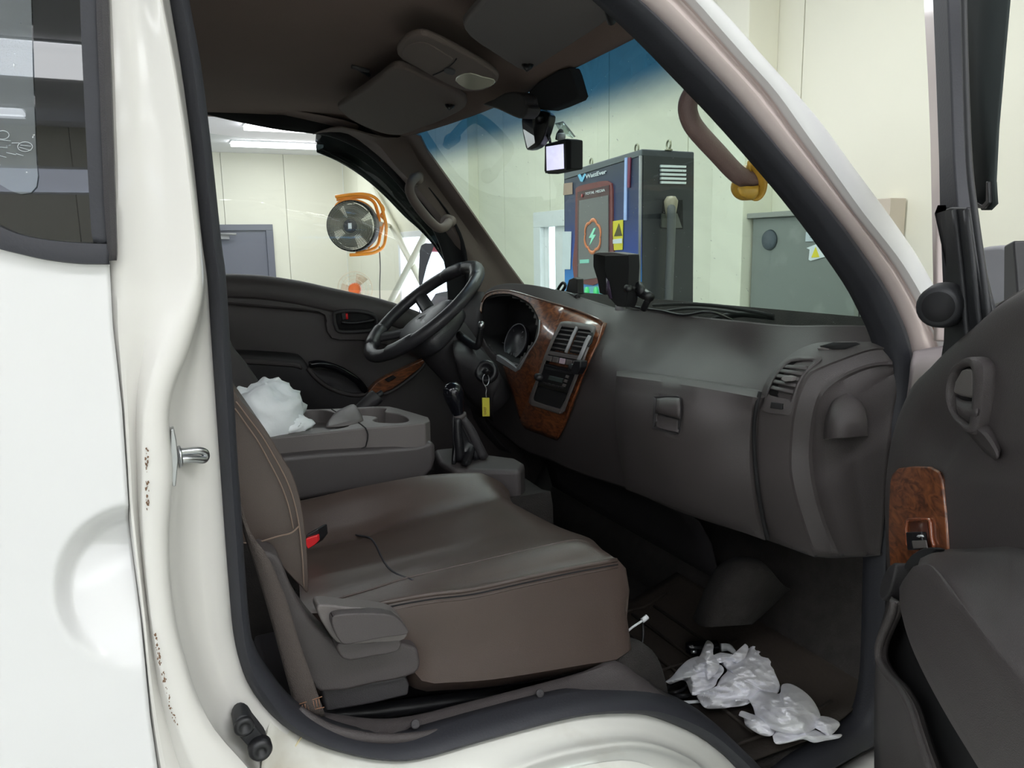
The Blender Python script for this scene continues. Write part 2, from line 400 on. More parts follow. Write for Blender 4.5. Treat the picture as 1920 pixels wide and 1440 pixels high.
# ceiling fittings; the two seen through the driver window, then rows over the room
def fitting(a, b, wd, lab, grp, power):
    c = (a+b)/2; t = thing('ceiling_light', lab, 'light', (c.x, c.y, CEIL), grp)
    d = (b-a).normalized(); s = V((-d.y, d.x, 0))
    for nm, h, ww, m, ext in (('housing', .02, wd+.03, WHITE, .02), ('diffuser', .045, wd, LAMP, 0)):
        z = CEIL+.02-(0 if nm == 'housing' else .02)
        pts = [a-d*ext-s*ww/2, b+d*ext-s*ww/2, b+d*ext+s*ww/2, a-d*ext+s*ww/2]
        prism(nm, [V((v.x, v.y, z)) for v in pts], V((0, 0, -h)), m, t, bevel=.006)
    ld = bpy.data.lights.new('tube_light', 'AREA'); ld.shape = 'RECTANGLE'; ld.size = (b-a).length; ld.size_y = wd
    ld.energy = power; ld.color = (.97, .98, 1)
    lo = bpy.data.objects.new('tube_light', ld); COL.objects.link(lo); lo.parent = t
    lo.location = (0, 0, -.07); lo.rotation_euler = (0, 0, math.atan2(d.y, d.x))
CA = [P(462, 238, z=CEIL-.04), P(606, 250, z=CEIL-.04)]; CB = [P(436, 270, z=CEIL-.04), P(600, 280, z=CEIL-.04)]
grp = 'ceiling strip lights'
for k, (A, B) in enumerate((CA, CB)):
    ym = (A.y+B.y)/2; A.y = B.y = ym
    fitting(A, B, .30, 'slim ceiling strip light seen through the far door window, '+('nearer one at the top' if k == 0 else 'farther one beside the smoked visor'), grp, STRIP_W*1.6)
fitting(V((-2.4, -6.35, 0)), V((.8, -6.35, 0)), 1.2, 'wide bright ceiling panel whose reflection shows in the rear side window', grp, STRIP_W*.3)
for yy in (-9.2, -3.2, -0.6, 2.6, 5.8):
    for xx in (-6.2, -2.6, 1.0):
        fitting(V((xx-1.2, yy, 0)), V((xx+1.5, yy, 0)), .30, 'long ceiling strip light over the workshop floor, outside the picture', grp, STRIP_W)
# ================================================================== SECTION: TRUCK CAB
Y0 = .90; YC = 1.62; FZ = .75
cab = thing('truck_cab', 'white truck cab body around the open door, with pillars, black door seal and roof lining', 'truck', (.5, YC, .3))
# black seal round the opening (paired outer / inner pixel curves)
SO = [(300,-120),(318,0),(338,120),(360,280),(378,450),(388,520),(398,660),(405,760),(412,860),(419,960),(428,1080),(437,1180),(448,1238),(468,1285),(505,1336),(565,1379),(633,1404),(710,1419),(783,1417),(890,1387),(1018,1353),(1103,1337),(1189,1336),(1241,1349),(1306,1378),(1354,1414),(1390,1450),(1440,1490),(1500,1468),(1560,1436),(1610,1408),(1645,1386),(1660,1300),(1668,1180),(1672,1048),(1675,900),(1684,791),(1700,721),(1706,676),(1699,632),(1680,584),(1648,526),(1578,427),(1511,347),(1444,267),(1378,187),(1311,116),(1244,49),(1185,-4),(1120,-60),(1050,-112)]
SI = [(336,-120),(352,0),(374,120),(394,280),(412,450),(421,520),(430,660),(437,760),(443,860),(450,960),(458,1080),(467,1180),(480,1228),(502,1268),(544,1323),(590,1356),(645,1380),(712,1394),(775,1391),(880,1362),(1005,1328),(1093,1309),(1200,1304),(1268,1318),(1330,1350),(1380,1395),(1416,1430),(1450,1462),(1490,1440),(1545,1408),(1585,1380),(1620,1350),(1637,1280),(1642,1180),(1646,1048),(1656,900),(1664,791),(1672,727),(1672,683),(1660,634),(1638,584),(1608,528),(1547,440),(1489,364),(1422,284),(1356,209),(1289,138),(1220,66),(1150,0),(1085,-56),(1020,-110)]
YS = {}
def yo(i):  # the sill bulges outwards a little at the wheel arch
    return Y0
so = cat(PP(SO, y=Y0), 3); si = cat(PP(SI, y=Y0+.004), 3)
mid1 = [a.lerp(b, .22)+V((0, -.012, 0)) for a, b in zip(so, si)]
mid2 = [a.lerp(b, .55)+V((0, -.020, 0)) for a, b in zip(so, si)]
mid3 = [a.lerp(b, .88)+V((0, -.012, 0)) for a, b in zip(so, si)]
inn = [p+V((0, .03, 0)) for p in si]
surf('door_seal', [so, mid1, mid2, mid3, si, inn], SEAL, cab, n=(2, 1), thick=.003, label='black rubber door seal')
flange = [p+V((0, .004, 0)) for p in so]
# ---- body side left of the opening: pillar skin + jamb as one pressed sheet (rows run down the image)
ys = [-120, 0, 120, 240, 330, 400, 460, 520, 570, 620, 670, 720, 770, 820, 880, 940, 1000, 1060, 1120, 1180, 1240, 1300, 1370, 1450, 1560]
def curve(l):
    a = sorted(l, key=lambda t: t[1]); xs = [t[0] for t in a]; yy = [t[1] for t in a]
    return lambda y: float(np.interp(y, yy, xs))
pan = curve([(196,-120),(203,0),(212,330),(208,460),(207,500),(213,613),(230,763),(238,880),(243,960),(255,1060),(267,1160),(275,1260),(283,1343),(297,1440),(318,1560)])
rid = curve([(286,-120),(305,0),(322,90),(340,180),(361,343),(374,450),(379,520),(377,560),(370,597),(347,667),(322,730),(315,768),(315,800),(322,880),(320,930),(314,975),(317,1093),(333,1193),(353,1260),(373,1320),(400,1367),(440,1415),(500,1480),(560,1560)])
ri2 = curve([(278,-120),(297,0),(330,180),(350,343),(362,450),(362,520),(352,560),(333,597),(300,687),(281,735),(273,790),(272,900),(271,960),(280,1093),(293,1193),(306,1260),(322,1320),(340,1367),(360,1415),(390,1480),(430,1560)])
seo = curve([(SO[i][0]-1, SO[i][1]) for i in range(0, 12)]+[(455,1250),(472,1295),(508,1340),(560,1382),(600,1440),(680,1560)])
rows = []
for y in ys:
    a, b, c, d = pan(y), ri2(y), rid(y), seo(y)
    w0 = min(1, max(0, (y-560)/150)); e = .050*w0+.008      # how deep the jamb is set back
    row = [P(a-2, y, y=.835), P(a+2, y, y=.812), P(a+(b-a)*.18, y, y=.808), P(a+(b-a)*.55, y, y=.812+.006*w0), P(a+(b-a)*.85, y, y=.806), P(b, y, y=.802), P(b+(c-b)*.55, y, y=.802), P(c-1, y, y=.810),
           P(c+2, y, y=.835), P(c+(d-c)*.35, y, y=.86+.01*w0), P(c+(d-c)*.75, y, y=.882), P(d, y, y=Y0-.002), P(d+5, y, y=Y0+.004)]
    rows.append(row)
surf('pillar_skin', rows, PAINTJ, cab, n=(3, 2), thick=.002, label='white door pillar with folded edge')
# rear side panel with pressed scoop and window opening
NX, NZ = 150, 300
WCUT = [(157,-300),(163,0),(172,200),(182,440),(184,466),(170,468),(90,466),(20,452),(-30,432),(-110,380),(-200,300),(-215,200),(-215,-300)]
vs = []; fs = []
for j in range(NZ+1):
    py = -180+(1660+180)*j/NZ
    for i in range(NX+1):
        u = i/NX; px = -420+(pan(py)-1+420)*u
        yy = .800
        if i == NX: yy = .822
        elif i == NX-1: yy = .8
        # scoop: upper rim sharp, fades out to the lower right
        dx, dy = (px-262)/160.0, (py-1105)/160.0
        r = math.hypot(dx, dy)
        if px < 300:
            k = max(0, min(1, (1.03-r)/.24)); k = k*k*(3-2*k); yy += .034*k*max(0.0, min(1, (.95-dy)/1.5))
        vs.append(P(px if i < NX else pan(py), py, y=yy))
for j in range(NZ):
    for i in range(NX):
        a = j*(NX+1)+i
        py = -180+(1660+180)*(j+.5)/NZ; px = -420+(pan(py)-1+420)*(i+.5)/NX
        if inpoly(px, py, WCUT): continue
        fs.append((a, a+1, a+NX+2, a+NX+1))
side = link('side_panel', vs, fs, PAINT, cab)
s = side.modifiers.new('s', 'SOLIDIFY'); s.thickness = .002; s.offset = 0
WO = [(230,-200),(205,-60),(207,0),(214,180),(222,380),(227,470),(226,490),(218,497),(150,497),(80,489),(30,478),(-30,464),(-110,432),(-190,380),(-240,300),(-250,-200)]
WI = [(150,-200),(150,-60),(151,0),(155,90),(160,180),(166,330),(172,440),(176,455),(168,455),(130,453),(80,447),(30,436),(-10,418),(-60,390),(-150,330),(-200,230),(-210,-200)]
# window trim (black) : vertical trim + curved lower trim
qw = thing('quarter_window', 'sliding rear side window with black frame at the left edge of the picture', 'window', P(60, 470, y=.8))
def bandpair(name, A, B, y, h, m, parent, N=50, label=None):
    a = resamp(cat(PP(A, y=y), 4), N); b = resamp(cat(PP(B, y=y), 4), N)
    R = [a, [p.lerp(q, .04)+V((0, -h, 0)) for p, q in zip(a, b)], [p.lerp(q, .5)+V((0, -h*1.15, 0)) for p, q in zip(a, b)], [p.lerp(q, .96)+V((0, -h*.8, 0)) for p, q in zip(a, b)], [p+V((0, .012, 0)) for p in b]]
    return surf(name, R, m, parent, n=(1, 1), thick=.002, label=label)
bandpair('side_trim', [(200,-200),(203,0),(209,180),(216,400),(218,470),(217,488)], [(180,-200),(182,0),(189,180),(197,380),(203,462),(205,489)], .797, .008, TRIMD, qw)
bandpair('inner_trim', [(181,-200),(183,0),(190,180),(198,380),(204,458)], [(148,-200),(151,0),(157,150),(166,330),(172,430),(176,455)], .797, .003, SEAL, qw)
bandpair('lower_trim', [(206,494),(150,493),(90,486),(40,475),(0,465),(-60,445),(-130,405),(-200,340)], [(206,458),(150,456),(90,451),(40,441),(5,427),(-40,405),(-100,365),(-170,300)], .797, .006, SEAL, qw)
GY = .803
prism('glass_pane', PP([(185,-190),(185,0),(186,460),(150,468),(80,464),(20,452),(-40,430),(-120,380),(-210,290),(-215,-190)], y=GY+.004), V((0, .004, 0)), GLASS_T, qw, bevel=0, label='dark tinted glass', smooth=False)
prism('sliding_pane', PP([(56,-190),(58,0),(62,150),(68,300),(71,330),(68,350),(58,361),(40,364),(20,358),(0,346),(-90,300),(-215,200),(-215,-190)], y=GY-.001), V((0, .004, 0)), glassm('clear_pane', (.5,.55,.6), haze=.06, base=.10), qw, bevel=0, label='lighter pane with etched safety marks', smooth=False)
etch = mat('etched_mark', (190, 196, 200), .7)
parts = []
for cx, cy, rx, ry in ((47, 275, 14, 9), (5, 253, 12, 8)):
    parts.append(tubeg([P(cx+rx*math.cos(t*math.pi/8), cy+ry*math.sin(t*math.pi/8), y=GY-.003) for t in range(16)], .0003, 4, True))
for (a, b), (c, d) in (((0,262),(20,264)),((22,268),(36,268)),((0,276),(14,277)),((12,286),(30,290)),((0,292),(12,295)),((30,288),(44,292)),((36,276),(58,282)),((38,272),(58,274))):
    parts.append(tubeg([P(a, b, y=GY-.003), P(c, d, y=GY-.003)], .0003, 4))
multi('etched_mark', parts, etch, qw, label='pale etched safety marks')
# ---- sill and white step below the seal
lowA = [(508,1340),(560,1383),(633,1407),(710,1422),(783,1420),(890,1390),(1018,1356),(1103,1340),(1189,1339),(1241,1352),(1306,1381),(1354,1417),(1390,1453),(1440,1493)]
lowB = [(500,1380),(540,1425),(633,1450),(710,1462),(783,1455),(890,1430),(1018,1398),(1103,1383),(1180,1380),(1235,1392),(1290,1416),(1330,1445),(1370,1490),(1410,1530)]
lowC = [(490,1440),(540,1475),(633,1500),(710,1506),(783,1500),(880,1474),(1000,1426),(1080,1404),(1177,1391),(1241,1401),(1296,1425),(1318,1445),(1350,1490),(1390,1540)]
lowD = [(490,1520),(540,1560),(633,1560),(710,1560),(783,1540),(880,1510),(1000,1462),(1080,1440),(1165,1424),(1215,1430),(1260,1446),(1285,1470),(1310,1520),(1350,1570)]
lowE = [(490,1620),(540,1620),(633,1620),(710,1620),(783,1600),(880,1570),(1000,1530),(1080,1510),(1165,1500),(1215,1510),(1260,1530),(1285,1550),(1310,1600),(1350,1640)]
surf('sill_skin', [PP(lowA, y=Y0+.003), PP(lowA, y=Y0-.004), PP(lowB, y=Y0-.03), PP(lowC, y=Y0-.05), [p+V((0, -.006, -.004)) for p in PP(lowC, y=Y0-.052)], PP(lowD, y=Y0-.09), PP(lowE, y=Y0-.10), [V((p.x, Y0-.09, .42)) for p in PP(lowE, y=Y0-.10)]], mat('sill_paint', (228, 228, 220), .3, coat=.4, vscale=7, dirt=(190, 184, 168)), cab, n=(3, 3), thick=.002, label='white sill and wheel arch below the seal')
surf('sill_corner', [PP([(1470,1530),(1530,1470),(1575,1440),(1615,1415),(1650,1393),(1665,1330)], y=Y0+.002), PP([(1520,1570),(1570,1520),(1610,1480),(1650,1450),(1690,1420),(1690,1330)], y=Y0-.05)], PAINTJ, cab, n=(3, 3), thick=.002, label='small white front sill corner')
# seam line + rust speckles on the jamb are modelled as thin beads of sealer
tube('sealer_bead', [P(566,1381,y=Y0-.006), P(546,1410,y=Y0-.02), P(522,1442,y=Y0-.035), P(500,1475,y=Y0-.05)], .0012, mat('aged_sealer', (206, 196, 160), .7), cab, sides=6)
rust = mat('rust_stain', (116, 90, 70), .9)
parts = []
def speck(px, py, y, r):
    c = P(px, py, y=y); n_ = V((0, 1, 0)); pts = []
    for k in range(6):
        q = k*math.pi/3+random.random(); rr = r*(.5+random.random()*.8); pts.append(c+V((math.cos(q)*rr*.5, 0, math.sin(q)*rr)))
    return pts+[c+V((0, -.0012, 0))], [(k, (k+1) % 6, 6) for k in range(6)]
for k in range(34):
    t = random.random(); parts.append(speck(276+random.uniform(-3, 3), 838+t*120, .7995, .0008+random.random()*.0015))
rc = curve([(290,1180),(298,1230),(308,1270),(316,1310),(326,1345),(338,1370)])
for k in range(50):
    t = 1190+random.random()*170; parts.append(speck(rc(t)+random.uniform(-3, 3), t, .7975, .0008+random.random()*.0015))
o = multi('rust_spot', parts, rust, cab, label='brown rust spots along the folded edge'); o['kind'] = 'stuff'
box('lower_side', (-.95, .815, .40), (-.12, .83, 1.52), PAINT, cab, bevel=.003, label='white cab side behind the door')
box('lower_side', (-.12, .845, .40), (.20, .865, .86), PAINT, cab, bevel=.003)
# ---- A pillar on the near side: jamb band, groove, bright outer skin
AO = [(1050,-112),(1120,-60),(1185,-4),(1244,49),(1311,116),(1378,187),(1444,267),(1511,347),(1578,427),(1648,526),(1680,584),(1699,632),(1709,676),(1712,700)]
AG = [(1165,-112),(1230,-60),(1296,0),(1345,55),(1399,116),(1452,176),(1508,254),(1556,320),(1612,398),(1675,478),(1710,532),(1740,588),(1765,640),(1768,664)]
AS = [(1205,-112),(1268,-60),(1333,0),(1383,54),(1433,111),(1485,168),(1545,237),(1600,313),(1655,386),(1710,465),(1735,508),(1757,550),(1775,600),(1778,630)]
a0 = PP(AO, y=Y0-.002); a2 = PP(AG, y=Y0-.030); a4 = PP(AS, y=Y0-.03)
def mixr(A, B, t, dy): return [p.lerp(q, t)+V((0, dy, 0)) for p, q in zip(A, B)]
surf('front_pillar', [[p+V((0, .01, 0)) for p in a0], a0, mixr(a0, a2, .3, -.012), mixr(a0, a2, .55, -.006), mixr(a0, a2, .8, .008), mixr(a0, a2, .97, .012), a2], PAINTP, cab, n=(2, 3), thick=.002, label='pinkish white front door pillar')
surf('pillar_edge', [[p+V((0, .016, 0)) for p in a2], [p+V((0, -.006, 0)) for p in a2], mixr(a2, a4, .45, -.008), mixr(a2, a4, .85, -.005), [p+V((.004, .012, 0)) for p in a4], [p+V((.06, .05, 0)) for p in a4]], PAINT, cab, n=(2, 3), thick=.002, label='bright white outer edge of the front pillar')
tube('sealer_bead', [p+V((0, -.004, 0)) for p in PP([(1399,118),(1452,180),(1508,257),(1556,324),(1612,402),(1672,482),(1706,536),(1735,590),(1755,636)], y=Y0-.024)], .0011, mat('brown_seam', (136, 104, 88), .7), cab, sides=6)
# striker
st = thing('door_striker', 'shiny steel door striker loop on the white door pillar', 'striker', P(330, 860, y=.86))
pl_ = PP([(320,806),(326,804),(331,830),(334,862),(332,884),(329,912),(324,912),(320,880)], y=.824)
prism('plate', pl_, V((.0005, .014, 0)), CHR, st, bevel=.0008)
lp = [P(332,849,y=.852), P(350,847,y=.855), P(372,845,y=.858), P(383,848,y=.862), P(386,855,y=.864), P(381,862,y=.86), P(368,861,y=.855), P(350,861,y=.85), P(334,862,y=.848)]
tube('loop', lp, .0042, CHR, st, sides=10)
lathe('washer', P(334,856,y=.852), V((1, .1, 0)), [(.0, 0), (.012, 0), (.011, .003), (.0, .003)], CHR, st)
# rubber buffer bracket at lower left
bf = thing('rubber_buffer', 'black rubber door buffer with two round studs at the foot of the pillar', 'bumper', P(470, 1400, y=.85))
bp_ = PP([(438,1363),(444,1347),(457,1341),(470,1347),(478,1360),(500,1388),(504,1400),(499,1412),(487,1417),(474,1413),(466,1402),(444,1377)], y=.838)
prism('plate', cat(bp_, 2, True), V((0, .03, 0)), RUB, bf, bevel=.003)
lathe('stud', P(458,1361,y=.838), V((0, -1, 0)), [(.011, -.002), (.011, .003), (.009, .005), (.006, .005), (.005, .003), (0, .003)], BLK, bf)
lathe('stud', P(487,1399,y=.838), V((0, -1, 0)), [(.013, -.002), (.013, .008), (.011, .012), (.006, .013), (.005, .010), (0, .010)], BLK, bf)
# ---- windshield surface
def gx(y, z): return .70+(2.0-z)*.98+.05*(1-((y-YC)/.80)**2)
def ong(px, py, off=0):
    r = ray(px, py); t = 1.5
    for _ in range(40):
        p = CAM+r*t; t += (gx(p.y, p.z)-off-p.x)/(r.x+.98*r.z)*.8
    return CAM+r*t
def ONG(l, off=0): return [ong(a, b, off) for a, b in l]
rows = []
for i in range(15):
    z = 1.40+.592*i/14; rows.append([V((gx(y, z), y, z)) for y in [.925+.087*k for k in range(18)]])
ws = cab
surf('windshield', rows, GLASS_W, ws, n=(1, 1), thick=0, label='windshield with a blue shade band along its top')
# header line and driver side pillar inner line (pixels where glass begins)
HL = [(700,264),(735,258),(775,249),(840,229),(900,207),(945,188),(990,166),(1040,140),(1090,114),(1145,86),(1195,60),(1250,30),(1300,0)]
hl = cat(ONG(HL, .012), 2)
# headliner
rows = [[p+V((.01, 0, .0)) for p in hl], [p+V((-.012, 0, .004)) for p in hl]]
def ceil_row(dx, z, base=hl):
    return [V((min(p.x-dx, 9), p.y, z-.0*(p.y-YC)**2-.10*max(0, (abs(p.y-YC)-.50))**1.5)) for p in base]
zt0 = 2.035
rows += [[V((p.x-.05, p.y, p.z*.45+zt0*.55-.002)) for p in hl], [V((p.x-.10, p.y, zt0-.012)) for p in hl]]
for X in (.45, .25, .0, -.3, -.7): rows.append([V((X, .90+(2.34-.90)*k/(len(hl)-1) if False else p.y, zt0+.004)) for k, p in enumerate(hl)])
# extend sideways down to the rails
full = []
rl = sorted([(p.x, p.z) for p in PP([(250,150),(360,172),(440,196),(530,214),(600,226),(650,240),(705,270)], y=2.36)])
for i, r in enumerate(rows):
    l, rr = r[0], r[-1]
    if i < 3: A = [l+V((.01, .06, -.02)), l+V((0, .02, 0))]
    else:
        zz = float(np.interp(l.x, [q[0] for q in rl], [q[1] for q in rl])); A = [V((l.x, 2.365, zz)), V((l.x, 2.30, zz*.6+l.z*.4))]
    B = [V((rr.x, min(rr.y, .97)-.02, rr.z)), V((rr.x, .925, rr.z-.01))]
    full.append(A+r+B)
surf('headliner', full, HEAD, cab, n=(3, 1), thick=.006, off=0, label='dark brown cloth roof lining')
surf('roof_skin', [[V((X, y, 2.15-.06*abs((y-YC)/.82)**3)) for y in [.84+.16*k for k in range(11)]] for X in (-.9, -.3, .3, .72)], PAINT, cab, n=(2, 2), thick=.003, label='white roof panel')
# driver side A pillar trim (inside) and dark door frame band
AP1 = [(700,262),(775,249),(800,282),(838,334),(880,393),(920,450),(955,500),(985,540),(1010,575)]   # glass edge
APa = [(640,238),(700,262),(742,310),(782,352),(830,408),(868,460),(893,500),(912,540),(920,580)]
AP2 = [(590,250),(640,246),(690,275),(732,313),(765,351),(813,411),(840,457),(850,500),(856,560)]
surf('pillar_trim', [ONG(AP1, -.012), ONG(AP1, .006), [P(a, b, y=2.27+.02*i) for i, (a, b) in enumerate([(705,258),(760,262),(785,300),(822,352),(862,408),(900,462),(930,508),(955,545),(975,580)])],
     [P(a, b, y=2.29+.015*i) for i, (a, b) in enumerate(APa)], [P(a, b, y=2.40) for a, b in AP2], [P(a, b, y=2.43) for a, b in AP2]], VISM, cab, n=(3, 3), thick=.004, label='grey brown inner pillar trim on the driver side')
# far side body: rail above window, smoked visor, dark seal band
def fy(l, y=2.40): return PP(l, y=y)
railT = [(250,150),(360,172),(440,196),(530,214),(600,226),(650,240),(705,270),(745,305),(785,350),(830,404),(858,450),(870,500),(876,570)]
railB = [(250,182),(381,212),(461,230),(532,243),(600,251),(640,262),(690,289),(726,322),(756,356),(800,412),(822,450),(836,500),(842,570)]
surf('far_rail', [[p+V((0, -.03, .02)) for p in fy(railT, 2.36)], fy(railT, 2.38), fy([((a+c)/2, (b+d)/2) for (a, b), (c, d) in zip(railT, railB)], 2.385), fy(railB, 2.40), fy(railB, 2.44)], BLKM, cab, n=(2, 3), thick=.003, label='black seal and frame of the far door opening')
vis_lo = [(594,285),(635,303),(678,330),(719,365),(759,406),(786,430),(813,460),(838,500),(850,545)]
vis_hi = [(594,240),(650,252),(700,280),(742,312),(780,352),(820,404),(846,450),(856,500),(860,545)]
surf('rain_visor', [PP(vis_hi, y=2.46), [p.lerp(q, .5)+V((0, .02, 0)) for p, q in zip(PP(vis_hi, y=2.47), PP(vis_lo, y=2.48))], PP(vis_lo, y=2.47)], GLASS_V, cab, n=(2, 3), thick=.003, label='smoked window visor')
# back wall, floor, firewall, tunnel: the rest of the shell
box('rear_wall', (-.95, .86, FZ-.1), (-.90, 2.42, 2.06), TRIMD, cab, bevel=.01)
box('cab_floor', (-.95, .93, FZ-.06), (1.40, 2.44, FZ-.006), CARPET, cab, bevel=.01)
box('far_wall', (-.95, 2.42, FZ-.1), (.1, 2.46, 2.0), PAINT, cab, bevel=.01)
surf('firewall', [[V((1.30, y, 1.50)) for y in (.93, 1.6, 2.44)], [V((1.27, y, 1.1)) for y in (.93, 1.6, 2.44)], [V((1.26, y, .92)) for y in (.93, 1.6, 2.44)], [V((1.15, y, FZ-.01)) for y in (.93, 1.6, 2.44)]], CARPET, cab, n=(3, 2), thick=.01)
box('front_nose', (1.34, .95, .45), (1.42, 2.30, 1.40), PAINT, cab, bevel=.02, label='white front panel')
box('inner_side', (-.90, .84, FZ-.1), (-.06, .86, 1.40), TRIMD, cab, bevel=0)
box('under_body', (-.95, .90, .45), (1.34, 2.30, FZ-.07), BLKM, cab, bevel=0)
box('far_kick_wall', (.55, 2.39, FZ-.06), (1.32, 2.41, 1.42), CARPET, cab, bevel=.004)
# ================================================================== SECTION: DASHBOARD
DXC = [(905,560,.94),(900,640,.93),(860,600,.93),(830,680,.93),(820,760,.98),(890,760,.95),(960,545,.95),(960,700,.90),(1000,800,.93),(980,860,1.0),(1018,563,.95),(1011,620,.91),(1078,580,.97),(1060,640,.915),(1040,700,.905),(1030,780,.92),(1126,601,.985),(1110,650,.935),(1090,720,.915),(1050,830,.94),(1156,578,1.05),(1150,640,.98),(1160,700,.915),(1148,803,.90),(1170,912,.93),(1100,900,.96),(1210,583,1.06),(1250,640,1.035),(1300,690,.99),(1300,720,.945),(1390,603,1.08),(1400,670,1.06),(1422,735,.99),(1411,830,.985),(1436,1012,1.02),(1290,850,.93),(1300,960,.955),(1475,611,1.10),(1520,650,1.07),(1470,700,1.02),(1450,800,.995),(1475,900,1.0),(1510,1030,1.03),(1570,640,1.10),(1640,612,1.13),(1560,750,1.05),(1530,850,1.04),(1560,1000,1.06),(1640,660,1.13),(1640,800,1.12),(1630,1030,1.12)]
DX = RBF(DXC)
def D(px, py, off=0): return P(px, py, x=DX(px, py)-off)
def DL(l, off=0): return [D(a, b, off) for a, b in l]
dash = thing('dashboard', 'grey moulded dashboard with glovebox, air vents and burl wood centre panel', 'dashboard', (1.1, YC, .95))
# main skin: from the windscreen edge down over the face and back under
TOPC = [(905,560),(914,545),(938,534),(977,533),(1033,542),(1078,557),(1120,571),(1156,578),(1210,583),(1260,590),(1310,595),(1390,603),(1475,611),(1560,611),(1625,612),(1690,616)]
R1 = [(905,566),(914,552),(938,542),(977,541),(1030,550),(1072,566),(1114,582),(1150,590),(1205,600),(1258,610),(1310,618),(1390,625),(1470,630),(1550,628),(1615,628),(1690,634)]
R2 = [(900,590),(912,580),(940,575),(975,580),(1020,590),(1062,606),(1108,622),(1140,640),(1195,650),(1252,660),(1306,668),(1388,672),(1455,662),(1535,648),(1605,650),(1690,660)]
R3 = [(898,640),(910,640),(940,640),(970,645),(1005,650),(1048,662),(1095,680),(1132,700),(1185,702),(1245,712),(1302,722),(1385,735),(1440,735),(1530,735),(1600,735),(1690,740)]
R4 = [(896,690),(908,700),(930,705),(955,715),(985,730),(1020,745),(1070,760),(1118,780),(1170,790),(1240,800),(1300,810),(1375,820),(1430,830),(1520,840),(1600,840),(1690,840)]
R5 = [(900,730),(915,745),(940,770),(962,790),(985,805),(1015,820),(1050,835),(1108,860),(1165,880),(1240,900),(1300,915),(1375,925),(1440,930),(1520,940),(1600,940),(1690,940)]
R6 = [(905,770),(925,800),(950,820),(975,840),(1000,852),(1030,862),(1065,878),(1110,895),(1172,914),(1242,946),(1300,968),(1370,990),(1440,1012),(1526,1041),(1590,1044),(1690,1034)]
top = DL(TOPC)
def back(p, k, dz): return V((p.x*(1-k)+1.26*k, p.y, p.z+dz))
HOLE1 = [(905,590),(907,574),(914,562),(931,555),(955,555),(979,565),(996,578),(1007,602),(1006,620),(1000,640),(986,660),(969,684),(950,677),(925,658),(905,630)]
HOLE2 = [(1054,613),(1107,620),(1092,662),(1076,702),(1048,766),(1003,752),(1016,702),(1029,664),(1041,636)]
HOLE3 = [(1234,746),(1270,745),(1274,755),(1272,806),(1262,810),(1232,801)]
def pxsurf(name, prow, m, par, n, holes=(), off=0, pre=(), post=(), fn=None, label=None, thick=.002, offf=None):
    R2_ = grid([[V((a, b, 0)) for a, b in r] for r in prow], n)
    R3 = [[(fn or D)(p.x, p.y, off if offf is None else offf(p.x, p.y)) for p in r] for r in R2_]
    nr, nc = len(R3), len(R3[0]); vs = [p for r in R3 for p in r]; fs = []
    for i in range(nr-1):
        for j in range(nc-1):
            c = (R2_[i][j]+R2_[i+1][j+1])/2
            if any(inpoly(c.x, c.y, h) for h in holes): continue
            fs.append((i*nc+j, i*nc+j+1, (i+1)*nc+j+1, (i+1)*nc+j))
    return link(name, vs, fs, m, par, thick=thick, label=label), R3
_, R3 = pxsurf('dash_panel', [TOPC, R1, R2, R3 if False else [(898,640),(910,640),(940,640),(970,645),(1005,650),(1048,662),(1095,680),(1132,700),(1185,702),(1245,712),(1302,722),(1385,735),(1440,735),(1530,735),(1600,735),(1690,740)], R4, R5, R6], TRIM, dash, (10, 8), holes=[HOLE1, HOLE2])
tp, bt = R3[0], R3[-1]
surf('dash_top', [[V((1.30, p.y, p.z-.10)) for p in tp], [V((p.x+.05, p.y, p.z-.014)) for p in tp], tp], TRIM, dash, n=(3, 1), thick=.003)
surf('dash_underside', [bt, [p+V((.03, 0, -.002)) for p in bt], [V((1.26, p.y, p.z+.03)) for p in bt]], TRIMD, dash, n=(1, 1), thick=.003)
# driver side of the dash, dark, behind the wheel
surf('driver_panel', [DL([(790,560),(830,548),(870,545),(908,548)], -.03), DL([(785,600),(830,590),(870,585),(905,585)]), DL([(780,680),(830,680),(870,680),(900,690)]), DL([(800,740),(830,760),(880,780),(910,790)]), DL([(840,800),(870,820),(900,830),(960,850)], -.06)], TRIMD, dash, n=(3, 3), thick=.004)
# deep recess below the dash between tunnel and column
surf('lower_panel', [DL([(900,760),(960,800),(1020,835),(1080,860),(1172,912)], -.02), [V((1.14, p.y, p.z-.12)) for p in DL([(900,760),(960,800),(1020,835),(1080,860),(1172,912)])], [V((1.22, p.y, .80)) for p in DL([(900,760),(960,800),(1020,835),(1080,860),(1172,912)])]], TRIMD, dash, n=(3, 3), thick=.004)
